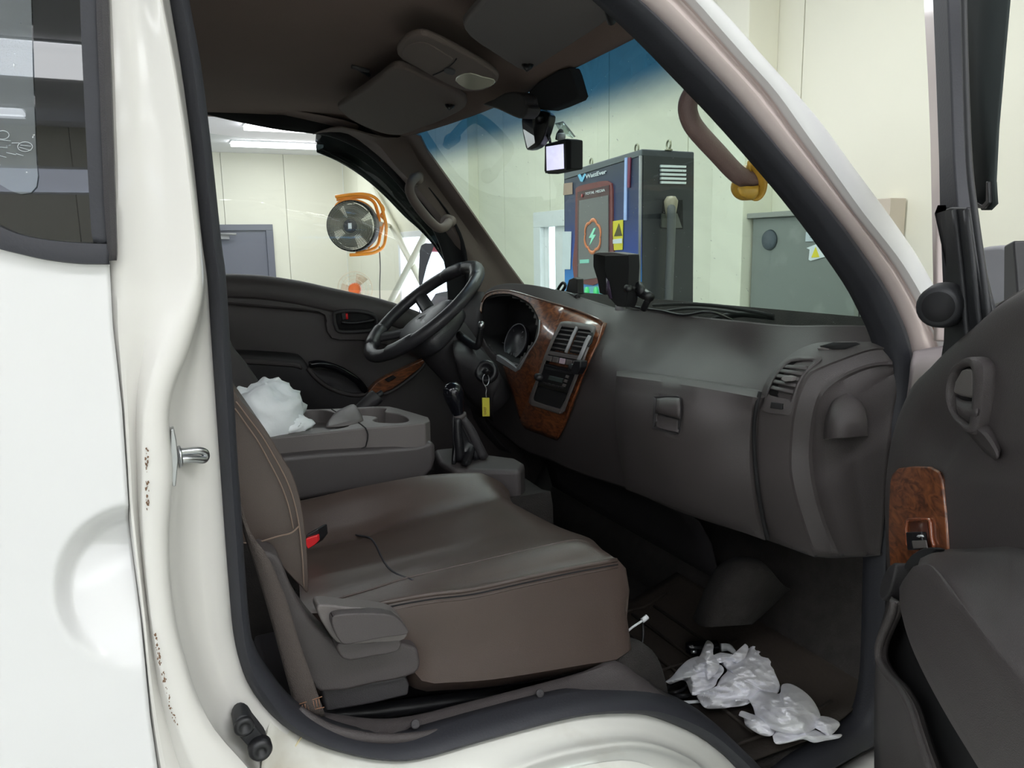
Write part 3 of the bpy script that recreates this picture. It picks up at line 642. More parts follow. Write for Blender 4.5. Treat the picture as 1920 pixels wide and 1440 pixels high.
# burl wood console
WO_ = [(899,583),(902,566),(910,553),(929,545),(959,546),(1018,563),(1078,580),(1115,594),(1132,602),(1138,610),(1126,637),(1114,660),(1102,685),(1084,733),(1069,775),(1057,804),(1048,823),(1040,826),(1003,812),(985,802),(975,786),(959,739),(950,715),(943,692)]
WI_ = [(903,588),(905,570),(912,558),(930,551),(955,551),(980,561),(998,575),(1011,601),(1010,620),(1004,640),(989,661),(980,675),(972,687),(962,687),(947,679)]
def platehole(name, outer, inner, m, off, thick, label=None, par=dash, fn=D):
    """plate with a hole open along outer[-1]..inner[-1] and outer[0]..inner[0]"""
    N = 64; o_ = resamp(cat([V((a, b, 0)) for a, b in outer], 3), N); i_ = resamp(cat([V((a, b, 0)) for a, b in inner], 3), N)
    R = [[fn(p.x, p.y, off-thick) for p in o_], [fn(p.x, p.y, off) for p in o_]]
    for t in (.08, .4, .75, .95): R.append([fn(p.lerp(q, t).x, p.lerp(q, t).y, off+.003) for p, q in zip(o_, i_)])
    R += [[fn(p.x, p.y, off) for p in i_], [fn(p.x, p.y, off-thick) for p in i_]]
    return surf(name, R, m, par, n=(1, 1), thick=.001, label=label)
# the wood frame as a filled grid: left arch round the cluster and the right slab
arch_o = [(899,583),(902,566),(910,553),(929,545),(959,546),(1018,563),(1060,575),(1050,600),(1036,640),(1020,680),(1000,730),(985,760),(975,786)]
arch_i = [(903,588),(905,570),(912,558),(930,551),(955,551),(980,561),(998,575),(1011,601),(1010,620),(1004,640),(985,668),(968,688),(943,686)]
platehole('wood_panel', arch_o, arch_i, WOOD, .006, .02, 'glossy burl wood trim')
slab_l = [(1045,571),(1040,600),(1026,640),(1010,680),(994,725),(984,760),(974,786),(985,804)]
slab_r = [(1138,606),(1126,637),(1114,660),(1102,685),(1084,733),(1069,775),(1057,804),(1045,826)]
N = 24; L_ = resamp(cat([V((a, b, 0)) for a, b in slab_l], 3), N); R_ = resamp(cat([V((a, b, 0)) for a, b in slab_r], 3), N)
G = []
for t in (-.03, 0, .05, .3, .55, .8, .95, 1.0, 1.03):
    G.append([D(p.lerp(q, min(1, max(0, t))).x, p.lerp(q, min(1, max(0, t))).y, -.012 if t < 0 or t > 1 else (.004 if t in (0, 1.0) else .008)) for p, q in zip(L_, R_)])
surf('wood_panel', G, WOOD, dash, n=(1, 1), thick=.001, label='glossy burl wood trim')
tube('wood_edge', DL([(903,566),(912,552),(930,545),(959,546),(1018,563),(1078,581),(1118,597),(1132,606)], .010), .0028, mat('edge_gloss', (120, 92, 82), .15, coat=1), dash, sides=8)
tube('wood_edge', DL([(1132,606),(1122,638),(1108,668),(1088,715),(1072,758),(1056,798),(1046,822)], .012), .0026, WOOD, dash, sides=8)
tube('wood_edge', DL([(1012,600),(1010,622),(1003,642),(990,661),(973,687)], .012), .002, SILV, dash, sides=8)
# instrument cluster: dark binnacle with dials, set back in the hole
cl = [(905,590),(907,572),(914,560),(931,553),(955,553),(979,563),(997,577),(1009,602),(1008,620),(1002,640),(988,660),(971,686),(950,679),(925,660),(905,630)]
def set_back(l, d): return [D(a, b, 0)+V((d, 0, 0)) for a, b in l]
clp = cat([V((a, b, 0)) for a, b in cl], 2, True)
ringA = [D(p.x, p.y, .006) for p in clp]; ringB = [D(p.x, p.y, 0)+V((.09, 0, 0)) for p in clp]
cc = sum(ringB, V((0, 0, 0)))/len(ringB); ringC = [p.lerp(cc, .96) for p in ringB]
surf('instrument_hood', [ringA, ringB, ringC], BLKM, dash, n=(1, 1), thick=.002, cv=True, label='black instrument hood')
axis = V((-1, -.15, .35)).normalized()
dialm = mat('dial_face', (40, 40, 46), .4); dialr = mat('dial_ring', (120, 120, 126), .3)
for (px, py, r) in ((968, 640, .052), (925, 628, .045), (942, 655, .02)):
    c = P(px, py, x=DX(px, py)+.06)
    dl = lathe('dial', c, axis, [(0, 0), (r*.96, 0), (r*.96, .003), (r, .003), (r, -.01)], dialm, dash)
    rim = tubeg([c+axis*.004+(axis.orthogonal().normalized()*math.cos(a)+axis.cross(axis.orthogonal().normalized())*math.sin(a))*r for a in [k*math.pi/16 for k in range(32)]], .0016, 6, True)
    link('dial_rim', rim[0], rim[1], dialr, dl)
    tk = []
    for k in range(13):
        a = math.pi*(.75+1.5*k/12); u = V((0, -1, 0)); v_ = axis.cross(u).normalized(); dirv = (u*math.cos(a)+v_*math.sin(a))
        tk.append(tubeg([c+axis*.004+dirv*r*.72, c+axis*.004+dirv*r*.88], .0009, 4))
    multi('dial_mark', tk, SILV, dl)
prism('cluster_lip', DL([(931,665),(944,672),(968,690),(985,665),(990,662),(974,692),(966,698),(930,676)], .012), V((.01, 0, 0)), SILV, dash, bevel=.002, label='bright lower lip of the cluster')
# centre bezel with two vents, switches, radio and open bin
bz = [(1051,604),(1062,602),(1112,609),(1118,613),(1116,622),(1101,660),(1084,704),(1066,750),(1058,772),(1050,777),(997,760),(991,754),(994,742),(1010,700),(1022,664),(1035,634)]
bh = [(1053,612),(1108,619),(1109,624),(1094,662),(1078,702),(1060,750),(1050,768),(1002,752),(1000,746),(1015,702),(1028,664),(1040,636)]
ob = resamp([V((a, b, 0)) for a, b in bz+[bz[0]]], 65)[:-1]; ib = resamp([V((a, b, 0)) for a, b in bh+[bh[0]]], 65)[:-1]
def ringsurf(name, o_, i_, m, off, dep, par, label=None):
    R = [[D(p.x, p.y, off-dep) for p in o_], [D(p.x, p.y, off) for p in o_], [D(p.lerp(q, .5).x, p.lerp(q, .5).y, off+.002) for p, q in zip(o_, i_)], [D(p.x, p.y, off) for p in i_], [D(p.x, p.y, off-dep) for p in i_]]
    return surf(name, R, m, par, n=(1, 1), thick=.001, cv=True, label=label)
# align the two rings by starting both near the upper left corner
ringsurf('bezel', ob, ib, TRIML, .020, .03, dash, 'grey bezel around vents and radio')
def quadp(name, l, m, off, dep, par=dash, bevel=.0015, label=None, back=V((1, 0, 0))):
    return prism(name, DL(l, off), back*dep, m, par, bevel=bevel, label=label)
# dark back behind the bezel
quadp('bezel_back', [(1050,610),(1110,617),(1095,664),(1078,706),(1058,772),(998,756),(1013,702),(1027,662)], BLKM, .0150, .002, bevel=0)
for nm, q in (('left', [(1050,612),(1077,615),(1060,660),(1033,655),(1040,632)]), ('right', [(1086,616),(1109,619),(1101,640),(1090,665),(1067,661),(1076,640)])):
    v_ = quadp('air_vent', q, BLKM, .0165, .002, bevel=.0005)
    (ax, ay), (bx, by) = (q[0], q[1]); lo = (q[3], q[2]) if nm == 'left' else (q[4], q[3])
    for k in range(5):
        t = (k+.7)/5.2
        A = (ax+(lo[0][0]-ax)*t, ay+(lo[0][1]-ay)*t); B = (bx+(lo[1][0]-bx)*t, by+(lo[1][1]-by)*t)
        tube('vent_slat', [D(A[0], A[1], .0185), D(B[0], B[1], .0185)], (.003, .0010), TRIM, v_, sides=6, n=1, flat=V((.8, 0, .6)))
tube('vent_divider', DL([(1082,614),(1074,630),(1068,645),(1061,661)], .020), (.0032, .005), SILV, dash, sides=8, flat=V((0, 1, 0)))
quadp('vent_sill', [(1024,657),(1092,669),(1090,676),(1022,664)], TRIML, .021, .01)
sw = quadp('switch_panel', [(1022,664),(1088,677),(1083,689),(1018,675)], TRIMD, .019, .01)
for k in range(5):
    a = 1024+k*12.6; b = 666+k*2.6
    quadp('switch', [(a, b), (a+10, b+2), (a+8, b+12), (a-2, b+10)], TRIML if k != 2 else mat('hazard_switch', (196, 176, 186), .4), .022, .004, sw)
rd = quadp('radio', [(1019,682),(1080,696),(1064,738),(1003,722)], BLK, .021, .02, label='black car radio')
quadp('cassette_slot', [(1024,688),(1074,699),(1072,703),(1022,692)], BLKM, .022, .002, rd)
quadp('display', [(1030,704),(1056,710),(1053,718),(1027,712)], mat('lcd', (70, 80, 78), .2), .023, .002, rd)
for k in range(3): quadp('button', [(1061-k*3, 703+k*8), (1067-k*3, 705+k*8), (1065-k*3, 710+k*8), (1059-k*3, 708+k*8)], TRIML, .023, .002, rd)
for k in range(5): quadp('button', [(1018+k*8, 716+k*2), (1024+k*8, 717.5+k*2), (1023+k*8, 721+k*2), (1017+k*8, 719.5+k*2)], TRIMD, .023, .002, rd)
lathe('knob', D(1014, 708, .020), V((-1, -.3, .25)), [(0, .016), (.009, .016), (.011, 0), (.011, -.005)], BLK, rd)
lathe('knob', D(1078, 690, .020), V((-1, -.3, .25)), [(0, .016), (.008, .016), (.010, 0), (.010, -.005)], BLK, rd)
quadp('storage_bin', [(1004,726),(1062,741),(1051,768),(1000,752)], BLKM, .0165, .002, label='empty dark bin')
quadp('bin_lip', [(996,753),(1050,768),(1049,776),(995,760)], TRIML, .023, .01)
# phone holder arm with clip hanging on the bezel right edge
ph = thing('phone_clip', 'small black clip on a thin grey arm at the right edge of the radio bezel', 'holder', D(1080, 690, .03))
tube('arm', DL([(1106,630),(1100,640),(1092,660),(1084,676)], .024), (.003, .005), SILV, ph, sides=8)
prism('clip', DL([(1076,676),(1088,677),(1087,690),(1080,703),(1072,702),(1070,690)], .040), V((.02, 0, 0)), BLK, ph, bevel=.003)
tube('hook', DL([(1106,630),(1110,624),(1109,640),(1102,650)], .022), .003, BLK, ph, sides=8)
# glovebox
gl = [(1160,697),(1200,698),(1259,706),(1363,723),(1422,734),(1420,737),(1411,800),(1412,855),(1419,925),(1434,1011),(1428,1013),(1328,980),(1242,946),(1174,917),(1158,866),(1150,803),(1151,741),(1154,706)]
def gg(u, v):  # u across 0..1, v down 0..1
    T = V((1157, 696, 0)).lerp(V((1422, 735, 0)), u)+V((0, 4*math.sin(math.pi*u), 0))*-.6
    B = V((1174, 917, 0)).lerp(V((1434, 1012, 0)), u)
    lx = -9*math.sin(math.pi*min(1, v*1.05)); rx = -14*math.sin(math.pi*min(1, v*1.0))
    p = T.lerp(B, v); return p.x+lx*(1-u)+rx*u, p.y
rows = []
for j in range(25):
    v_ = j/24; r = []
    for i in range(31):
        u = i/30; x, y = gg(u, v_); e = min(u, 1-u)*1.0; f = min(v_, 1-v_)
        o_ = .018+.010*math.sin(math.pi*u)*math.sin(math.pi*v_)-.006*max(0, 1-e/.02)-.006*max(0, 1-f/.03)
        if v_ < .10: o_ += .008*(math.sin(math.pi*v_/.10))
        # handle scoop
        if 1228 < x < 1277 and 743 < y < 812: o_ -= .0
        r.append(D(x, y, o_))
    rows.append(r)
rows = [[p+V((.02, 0, 0)) for p in rows[0]]]+rows+[[p+V((.02, 0, .004)) for p in rows[-1]]]
rows = [[r[0]+V((.02, .001, 0))]+r+[r[-1]+V((.02, -.001, 0))] for r in rows]
nc_ = len(rows[0]); vs = [p for r in rows for p in r]; fs = []
for i in range(len(rows)-1):
    for j in range(nc_-1):
        x, y = gg((j-.5)/30, (i-.5)/24)
        if inpoly(x, y, [(1232,747),(1270,746),(1273,752),(1272,804),(1262,808),(1232,799)]): continue
        fs.append((i*nc_+j, i*nc_+j+1, (i+1)*nc_+j+1, (i+1)*nc_+j))
door_ = link('glovebox_door', vs, fs, TRIM, dash, thick=.002, label='wide curved glovebox door')
hx = [(1232,743),(1270,742),(1276,746),(1278,752),(1276,806),(1271,813),(1262,813),(1230,803),(1226,798),(1229,748)]
hp = [D(a, b, .0275) for a, b in sm2(hx, 2, True)]; n_ = len(hp); cc = sum(hp, V((0, 0, 0)))/n_
R = [hp, [p+V((-.003, 0, 0)) for p in hp], [p.lerp(cc, .10)+V((-.003, 0, 0)) for p in hp], [p.lerp(cc, .14)+V((.004, 0, 0)) for p in hp], [p.lerp(cc, .97)+V((.005, 0, 0)) for p in hp]]
hd = surf('handle', R, TRIMD, door_, n=(1, 1), thick=.001, cv=True)
surf('latch_flap', [[D(a, b, .033) for a, b in ((1232,748),(1252,746),(1274,747))], [D(a, b, .039) for a, b in ((1231,760),(1252,760),(1275,762))], [D(a, b, .037) for a, b in ((1229,771),(1252,776),(1275,782))], [D(a, b, .025) for a, b in ((1229,773),(1252,779),(1275,785))]], TRIM, door_, n=(3, 3), thick=.002)
surf('finger_scoop', [[D(a, b, .023) for a, b in ((1229,776),(1252,782),(1274,787))], [D(a, b, .025) for a, b in ((1229,790),(1252,796),(1274,800))], [D(a, b, .033) for a, b in ((1231,801),(1252,807),(1272,811))]], TRIM, door_, n=(3, 3), thick=.002)
# gap line between glovebox and end pod
tube('panel_gap', DL([(1425,735),(1418,765),(1414,800),(1415,855),(1422,925),(1430,970),(1439,1011)], .018), .0038, BLKM, dash, sides=6)
# end pod: raised moulding with ridges
podA = [(1667,641),(1606,642),(1537,643),(1500,655),(1485,664),(1450,695),(1429,734),(1420,768),(1414,810),(1415,855),(1422,925),(1432,975),(1442,1013)]
podB = [(1672,652),(1630,655),(1572,675),(1535,690),(1515,702),(1497,738),(1488,770),(1483,803),(1479,873),(1488,925),(1506,984),(1526,1043)]
podC = [(1674,683),(1650,684),(1624,689),(1595,700),(1572,713),(1544,737),(1530,775),(1523,838),(1526,890),(1537,942),(1554,994),(1575,1043)]
podD = [(1676,700),(1655,705),(1640,712),(1620,725),(1600,745),(1590,780),(1585,838),(1590,890),(1600,942),(1610,994),(1622,1043)]
podE = [(1690,705),(1685,730),(1680,760),(1675,800),(1670,850),(1664,900),(1660,950),(1655,1000),(1650,1040)]
NP = 40
def rs(l): return [(p.x, p.y) for p in resamp(cat([V((a, b, 0)) for a, b in l], 3), NP)]
A, B, C_, D_, E_ = map(rs, (podA, podB, podC, podD, podE))
R = [DL(A, 0), DL(A, .007), [D(a[0]*.5+b[0]*.5, a[1]*.5+b[1]*.5, .012) for a, b in zip(A, B)], DL(B, .016), [D(a[0]*.9+b[0]*.1, a[1]*.9+b[1]*.1, .013) for a, b in zip(B, C_)], [D(a[0]*.2+b[0]*.8, a[1]*.2+b[1]*.8, .013) for a, b in zip(B, C_)], DL(C_, .017), [D(a[0]*.88+b[0]*.12, a[1]*.88+b[1]*.12, .013) for a, b in zip(C_, D_)], DL(D_, .010), DL(E_, .008)]
bot = [r[-1] for r in R]
R2 = []
for t in (0, .12, .3, .5, .7, .88): R2.append([D(a[0]*(1-t)+b[0]*t, a[1]*(1-t)+b[1]*t, .010 if t == 0 else .008) for a, b in zip(D_, E_)])
R3_ = []
for t in (.12, .4, .7): R3_.append([D(a[0]*(1-t)+b[0]*t, a[1]*(1-t)+b[1]*t, .013-.003*t) for a, b in zip(C_, D_)])
R = R[:4]+[[D(a[0]*(1-t)+b[0]*t, a[1]*(1-t)+b[1]*t, .013) for a, b in zip(B, C_)] for t in (.1, .35, .65, .85)]+[DL(C_, .017)]+R3_+R2+[DL(E_, .008)]
surf('end_panel', R, TRIM, dash, n=(1, 1), thick=.002, label='moulded dash end panel with vent')
surf('end_panel_under', [bot, [V((1.24, p.y, p.z+.02)) for p in bot]], TRIMD, dash, n=(2, 2), thick=.003)
# side vent
vx = [(1480,671),(1500,668),(1538,669),(1541,673),(1530,683),(1510,700),(1496,725),(1484,770),(1478,778),(1440,773),(1431,769),(1432,755),(1441,725),(1458,690)]
vo = resamp([V((a, b, 0)) for a, b in sm2(vx, 2, True)+[vx[0]]], 49)[:-1]
def DP(px, py, off=0): return D(px, py, off+.012)
vi = [(1484,678),(1521,675),(1523,681),(1508,697),(1495,716),(1484,742),(1477,749),(1443,741),(1442,733),(1455,705),(1470,688)]
vi_ = resamp([V((a, b, 0)) for a, b in sm2(vi, 2, True)+[vi[0]]], 49)[:-1]
R = [[DP(p.x, p.y, -.006) for p in vo], [DP(p.x, p.y, .004) for p in vo], [DP(p.lerp(q, .6).x, p.lerp(q, .6).y, .005) for p, q in zip(vo, vi_)], [DP(p.x, p.y, .003) for p in vi_], [DP(p.x, p.y, -.02) for p in vi_]]
sv = surf('side_vent', R, TRIM, dash, n=(1, 1), thick=.001, cv=True, label='curved side air vent')
prism('vent_cavity', [DP(a, b, .0005) for a, b in vi], V((.004, 0, 0)), BLKM, sv, bevel=0)
lf = [(1484,680),(1470,690),(1455,706),(1449,720),(1444,738)]; rt = [(1520,680),(1509,695),(1496,714),(1488,730),(1480,746)]
Lc = resamp(cat([V((a, b, 0)) for a, b in lf], 3), 7); Rc = resamp(cat([V((a, b, 0)) for a, b in rt], 3), 7)
for k in range(1, 6):
    a, b = Lc[k], Rc[k]
    tube('vent_slat', [DP(a.x-1, a.y, .003), DP((a.x+b.x)/2, (a.y+b.y)/2, .006), DP(b.x+2, b.y, .003)], (.0045, .0012), TRIM, sv, sides=6, n=3, flat=V((.75, 0, .66)))
prism('vent_tab', [DP(a, b, .014) for a, b in ((1466,706),(1477,704),(1487,707),(1484,715),(1470,716),(1463,712))], V((.01, 0, 0)), TRIML, sv, bevel=.002)
prism('thumb_wheel', [DP(a, b, .007) for a, b in ((1445,754),(1467,757),(1466,768),(1443,765))], V((.006, 0, 0)), BLK, sv, bevel=.001)
# defroster slot on top
ds = surf('defroster_vent', [[D(a, b, .012) for a, b in ((1532,652),(1566,642),(1606,640))], [D(a, b, .012) for a, b in ((1534,655),(1572,656),(1614,645))]], TRIML, dash, n=(2, 3), thick=.001)
prism('slot', [D(a, b, .0135) for a, b in ((1536,649),(1562,642),(1604,642),(1612,645),(1584,655),(1560,655))], V((.002, 0, 0)), BLKM, ds, bevel=0)
# cup holder bulge
R = []
for v_ in range(9):
    t = v_/8; r = []
    for u in range(17):
        a = math.pi*u/16; w_ = 41*math.sqrt(max(0, 1-(1-t)**2.6)) if t < 1 else 42
        px = 1588-math.cos(a)*w_-2*t; py = 738+82*t+3*t*math.cos(a)
        R_ = .012+.045*math.sin(a)**.8*math.sin(min(1, t*1.15)*math.pi/2)
        r.append(D(px, py, R_))
    R.append(r)
bl_ = R[-1]; R.append([p+(p-CAM).normalized()*.014 for p in bl_]); R.append([p+(p-CAM).normalized()*.05+V((0, 0, .004)) for p in bl_])
surf('cup_bulge', R, TRIM, dash, n=(2, 2), thick=.001, label='half-round bulge under the side vent')
# ================================================================== SECTION: STEERING
B_ = math.radians(38); sR = .183; sc_c = P(794, 583, s=2.05)
sc_c = P(794, 582, y=2.0)
su = V((math.cos(B_), 0, math.sin(B_))); sv_ = V((0, 1, 0)); sn = V((-math.sin(B_), 0, math.cos(B_)))
sw_ = thing('steering_wheel', 'black four-spoke steering wheel seen from the passenger side', 'steering wheel', sc_c)
def wp(a, b, c=0): return sc_c+su*a+sv_*b+sn*c
tube('rim', [wp(math.cos(t)*sR, math.sin(t)*sR) for t in [k*math.pi/24 for k in range(48)]], (.0185, .0165), mat('wheel_vinyl', (52, 51, 54), .36, bump=.2, bscale=400), sw_, sides=14, closed=True, n=1)
WV = MAT['wheel_vinyl']
# grips thickening near the spokes
for a0_, a1_ in ((2.1, 2.7), (-2.7, -2.1), (.2, .75), (-.75, -.2)):
    tube('thumb_grip', [wp(math.cos(a0_+(a1_-a0_)*k/8)*(sR-.003), math.sin(a0_+(a1_-a0_)*k/8)*(sR-.003), .001) for k in range(9)], [(.015, .014)]+[(.0205, .0185)]*7+[(.015, .014)], WV, sw_, n=1, sides=12)
# hub pad: rounded shield
R = []
for j, (k, h) in enumerate(((1.0, -.050), (1.04, -.035), (1.03, -.015), (.95, .0), (.75, .010), (.4, .017), (.02, .019))):
    R.append([wp((-.02+k*(.092*math.cos(t)+.012*math.cos(2*t))), k*(.110*math.sin(t)*(1-.12*math.cos(t))), h-.03) for t in [q*math.pi/12 for q in range(24)]])
surf('hub_pad', R, WV, sw_, n=(2, 2), thick=.001, cv=True, label='moulded horn pad')
for s_ in (-1, 1):
    for (a, b), (c, d), nm in (((-.055, .07), (-.125, .128), 'spoke'), ((.03, .085), (.055, .17), 'spoke')):
        tube(nm, [wp(a, b*s_, -.036), wp((a+c)/2, (b+d)/2*s_, -.022), wp(c, d*s_, -.004)], (.010, .021), WV, sw_, n=4, sides=10, flat=sn)
tube('seam', [wp(-.02+.90*(.082*math.cos(t)), .9*(.098*math.sin(t)), -.029) for t in [q*math.pi/12 for q in range(24)]], .0012, BLKM, sw_, closed=True, n=2, sides=5)
cl_ = thing('steering_column', 'dark steering column shroud with stalk and ignition lock', 'steering column', wp(0, 0, -.2))
R = []
for d_, a, b in ((-.05, .055, .055), (-.08, .075, .066), (-.14, .075, .068), (-.22, .070, .066), (-.34, .060, .06)):
    R.append([wp(-.01+a*math.cos(t), b*math.sin(t), d_) for t in [q*math.pi/10 for q in range(20)]])
surf('shroud', R, TRIMD, cl_, n=(3, 2), thick=.002, cv=True)
pts = [wp(.02, -.06, -.10), P(893, 650, y=1.86), P(899, 630, y=1.84), P(902, 612, y=1.83)]
tube('stalk', pts, [.012, .010, .007, .006], BLK, cl_, n=4)
lathe('stalk_tip', P(902, 611, y=1.83), (P(904, 603, y=1.83)-P(902, 613, y=1.83)), [(0, .012), (.006, .011), (.0085, .005), (.0085, -.003), (.006, -.006)], CHR, cl_, sides=14)
surf('lower_shroud', [PP([(850,640),(880,640),(905,660),(925,680)], y=1.92), PP([(850,660),(885,668),(915,690),(940,712)], y=1.86), PP([(858,690),(885,705),(905,722),(925,745)], y=1.87), PP([(870,740),(890,760),(905,775),(925,790)], y=1.95)], TRIMD, cl_, n=(4, 4), thick=.004)
ic = P(912, 697, y=1.845); ia = V((-.55, -.75, .25))
lathe('ignition_lock', ic, ia, [(.031, -.01), (.031, .004), (.026, .009), (.020, .009), (.017, .004), (0, .004)], BLK, cl_)
ky = thing('key_ring', 'small yellow tag hanging from the key in the ignition lock', 'key', ic)
box_c = P(911, 700, y=1.83)
tube('key_head', [P(908, 694, y=1.825), P(915, 700, y=1.825)], (.006, .010), BLK, ky, n=1, sides=8)
tube('ring', [P(911+6*math.cos(t), 712+11*math.sin(t), y=1.828) for t in [k*math.pi/8 for k in range(16)]], .0013, CHR, ky, closed=True, n=1, sides=6)
tube('chain', PP([(909,722),(912,730),(911,738),(912,746)], y=1.828), .0016, CHR, ky, sides=6)
tg = prism('tag', PP([(904.5,746),(918,746),(918.5,781),(905,781)], y=1.828), V((0, .004, 0)), mat('yellow_tag', (206, 196, 70), .5), ky, bevel=.001, label='yellow plastic tag with faint print')
text('print', 'GXZ7', P(909.3, 778, y=1.826)+V((.0035, 0, 0)), P(909, 748, y=1.826)-P(909, 778, y=1.826), V((-1, 0, 0)), .006, mat('tag_print', (150, 110, 60), .6), ky)
# ================================================================== SECTION: SEATS
ps = thing('passenger_seat', 'brown leather passenger seat nearest the open door', 'seat', (.40, 1.22, FZ))
rA = PP([(640,1146),(672,1137),(719,1124),(804,1109),(877,1101),(975,1080),(1061,1062),(1138,1048),(1150,1046)], y=.995)
rA = resamp(cat(rA, 4), 24)
def rr(l, y): return resamp(cat(PP(l, y=y), 4), 24)
rB = rr([(596,1142),(700,1112),(766,1091),(890,1062),(1018,1032),(1086,1018),(1121,1026)], 1.035)
rB2 = rr([(590,1118),(700,1088),(766,1068),(890,1040),(1010,1012),(1080,1005),(1105,1010)], 1.09)
rC = rr([(585,1085),(690,1062),(750,1048),(860,1020),(980,985),(1030,984),(1050,990)], 1.20)
rD0 = rr([(578,1040),(671,1020),(757,994),(870,964),(950,945),(975,952),(990,960)], 1.33)
rD = rr([(576,1020),(671,1003),(757,973),(870,945),(925,930),(945,934),(955,940)], 1.38)
rE = rr([(570,950),(680,922),(795,901),(889,896),(905,898),(930,908),(938,914)], 1.44)
rF = rr([(568,958),(680,935),(795,912),(889,904),(908,906),(932,915),(942,920)], 1.46)
bot = resamp(cat(PP([(700,1176),(745,1215),(775,1288),(830,1293),(920,1286),(1010,1272),(1080,1260),(1140,1250),(1157,1238)], y=.985), 4), 24)
side_top = [p+V((0, -.012, -.006)) for p in rA]
sideM = [p.lerp(q, .5)+V((0, -.014, 0)) for p, q in zip(rA, bot)]
bF = [V((p.x, 1.47, .95)) for p in rF]
body = [[V((p.x, 1.3, .93)) for p in bot], bot, sideM, side_top, rA, rB, rB2, rC, rD0, rD, rE, rF, bF]
ext = []
for i, r in enumerate(body):
    f = r[-1]; b_ = r[0]
    if 3 <= i <= 11:
        ext.append([b_+V((-.02, 0, -.12)), b_+V((-.02, 0, 0))]+r+[f+V((.016, 0, -.018)), f+V((.022, 0, -.05)), f+V((.012, 0, -.16)), V((f.x-.01, f.y, .93))])
    else:
        ext.append([b_+V((-.02, 0, 0)), b_+V((-.01, 0, 0))]+r+[f+V((.012, .004, 0)), f+V((.016, .01, 0)), f+V((.010, .012, 0)), f+V((-.01, .01, 0))])
surf('cushion', ext, LEATH, ps, n=(3, 1), thick=.002, label='brown leather seat cushion')
# seams
def seam(l, y, r=.0016, dz=.001, par=ps, m=None, nm='seam'): return tube(nm, [p+V((0, -.003, dz)) for p in resamp(cat(PP(l, y=y) if not isinstance(l[0], V) else l, 3), 30)], r, m or SEAL, par, n=1, sides=6)
tube('piping', [p+V((0, -.010, .0)) for p in rA], .0035, LEATH, ps, n=1, sides=8)
tube('seam', [p+V((0, -.0135, -.006)) for p in rA], .0012, BLKM, ps, n=1, sides=6)
tube('seam', [p+V((0, -.0135, -.011)) for p in rA], .0015, LEATH, ps, n=1, sides=6)
def cross(t, rows_, dz=.0015):
    out = []
    for r in rows_:
        k = t*(len(r)-1); i = int(k); out.append(r[i].lerp(r[min(i+1, len(r)-1)], k-i)+V((0, 0, dz)))
    return out
sm_ = []
for r, (a, b) in zip((rB, rB2, rC, rD0, rD), ((766,1090),(752,1076),(722,1048),(690,1020),(668,1003))):
    # nearest point of row to the wanted pixel
    best = min(r, key=lambda p: abs((p-CAM).dot(RT)/(p-CAM).dot(FW)*F0+960-a)); j = r.index(best); sm_.append(best+V((0, 0, .0022)))
tube('seam', [p+V((0, 0, -.0016)) for p in sm_], .0020, SEAL, ps, n=5, sides=6)
tube('seam', [p+V((0, .004, .0005)) for p in rD], .0016, LEATH, ps, n=1, sides=6)
tube('seam', [p+V((0, .014, .0003)) for p in rB], .0016, LEATH, ps, n=1, sides=6)
# backrest
bkp = [(430,700),(442,737),(469,771),(495,801),(525,850),(547,887),(562,932),(570,977),(576,1037),(578,1109),(565,1100),(540,1075),(500,1030),(465,1015),(430,1015),(380,900),(380,700)]
prism('backrest', cat(PP(bkp, y=1.0), 3, True), V((0, .46, 0)), LEATH, ps, bevel=.012, bseg=4, label='brown leather backrest')
seam([(442,752),(466,784),(490,816),(516,860),(536,898),(551,940),(560,985),(566,1040),(569,1100)], .998, .0009, 0, nm='stitching', m=mat('tan_stitch', (122, 104, 92), .8))
seam([(440,765),(462,796),(484,828),(508,872),(527,910),(541,950),(549,990)], .998, .0009, 0, nm='stitching', m=MAT['tan_stitch'])
seam([(455,1016),(480,1016),(521,1004),(545,998),(560,985)], .996, .0012, 0, nm='stitching', m=MAT['tan_stitch'])
# recliner housing + lever + lower shield
prism('recliner_cover', cat(PP([(481,1035),(510,1038),(527,1052),(540,1085),(556,1120),(575,1150),(610,1190),(650,1215),(700,1200),(776,1212),(786,1225),(788,1256),(760,1272),(700,1284),(600,1300),(560,1240),(520,1160),(495,1090)], y=.955), 2, True), V((0, .05, 0)), TRIM, ps, bevel=.008, label='grey plastic side shield')
prism('side_cover', cat(PP([(602,1290),(700,1278),(762,1268),(768,1284),(766,1304),(700,1320),(612,1336)], y=.965), 1, True), V((0, .03, 0)), TRIMD, ps, bevel=.004)
lv = prism('recline_lever', cat(PP([(596,1134),(640,1137),(700,1142),(735,1148),(752,1160),(762,1178),(764,1192),(748,1204),(700,1206),(660,1210),(632,1205),(612,1180),(598,1155)], y=.93), 2, True), V((0, .03, 0)), TRIML, ps, bevel=.008, bseg=4, label='grey recliner lever')
prism('lever_grip', cat(PP([(622,1160),(640,1152),(700,1150),(740,1156),(762,1176),(764,1190),(720,1196),(660,1208),(640,1206),(626,1182)], y=.915), 2, True), V((0, .02, 0)), TRIM, lv, bevel=.007, bseg=4)
prism('lever_base', cat(PP([(636,1206),(700,1204),(750,1196),(748,1222),(700,1232),(655,1240),(636,1228)], y=.93), 2, True), V((0, .03, 0)), TRIM, ps, bevel=.006)
tube('slide_rail', PP([(600,1340),(700,1334),(820,1318),(960,1300),(1100,1276)], y=1.02), (.012, .014), BLK, ps, n=2, sides=8, flat=V((0, 0, 1)), label='dark seat slide rail')
box('seat_base', (.12, 1.06, FZ-.01), (.62, 1.42, .95), TRIMD, ps, bevel=.01)
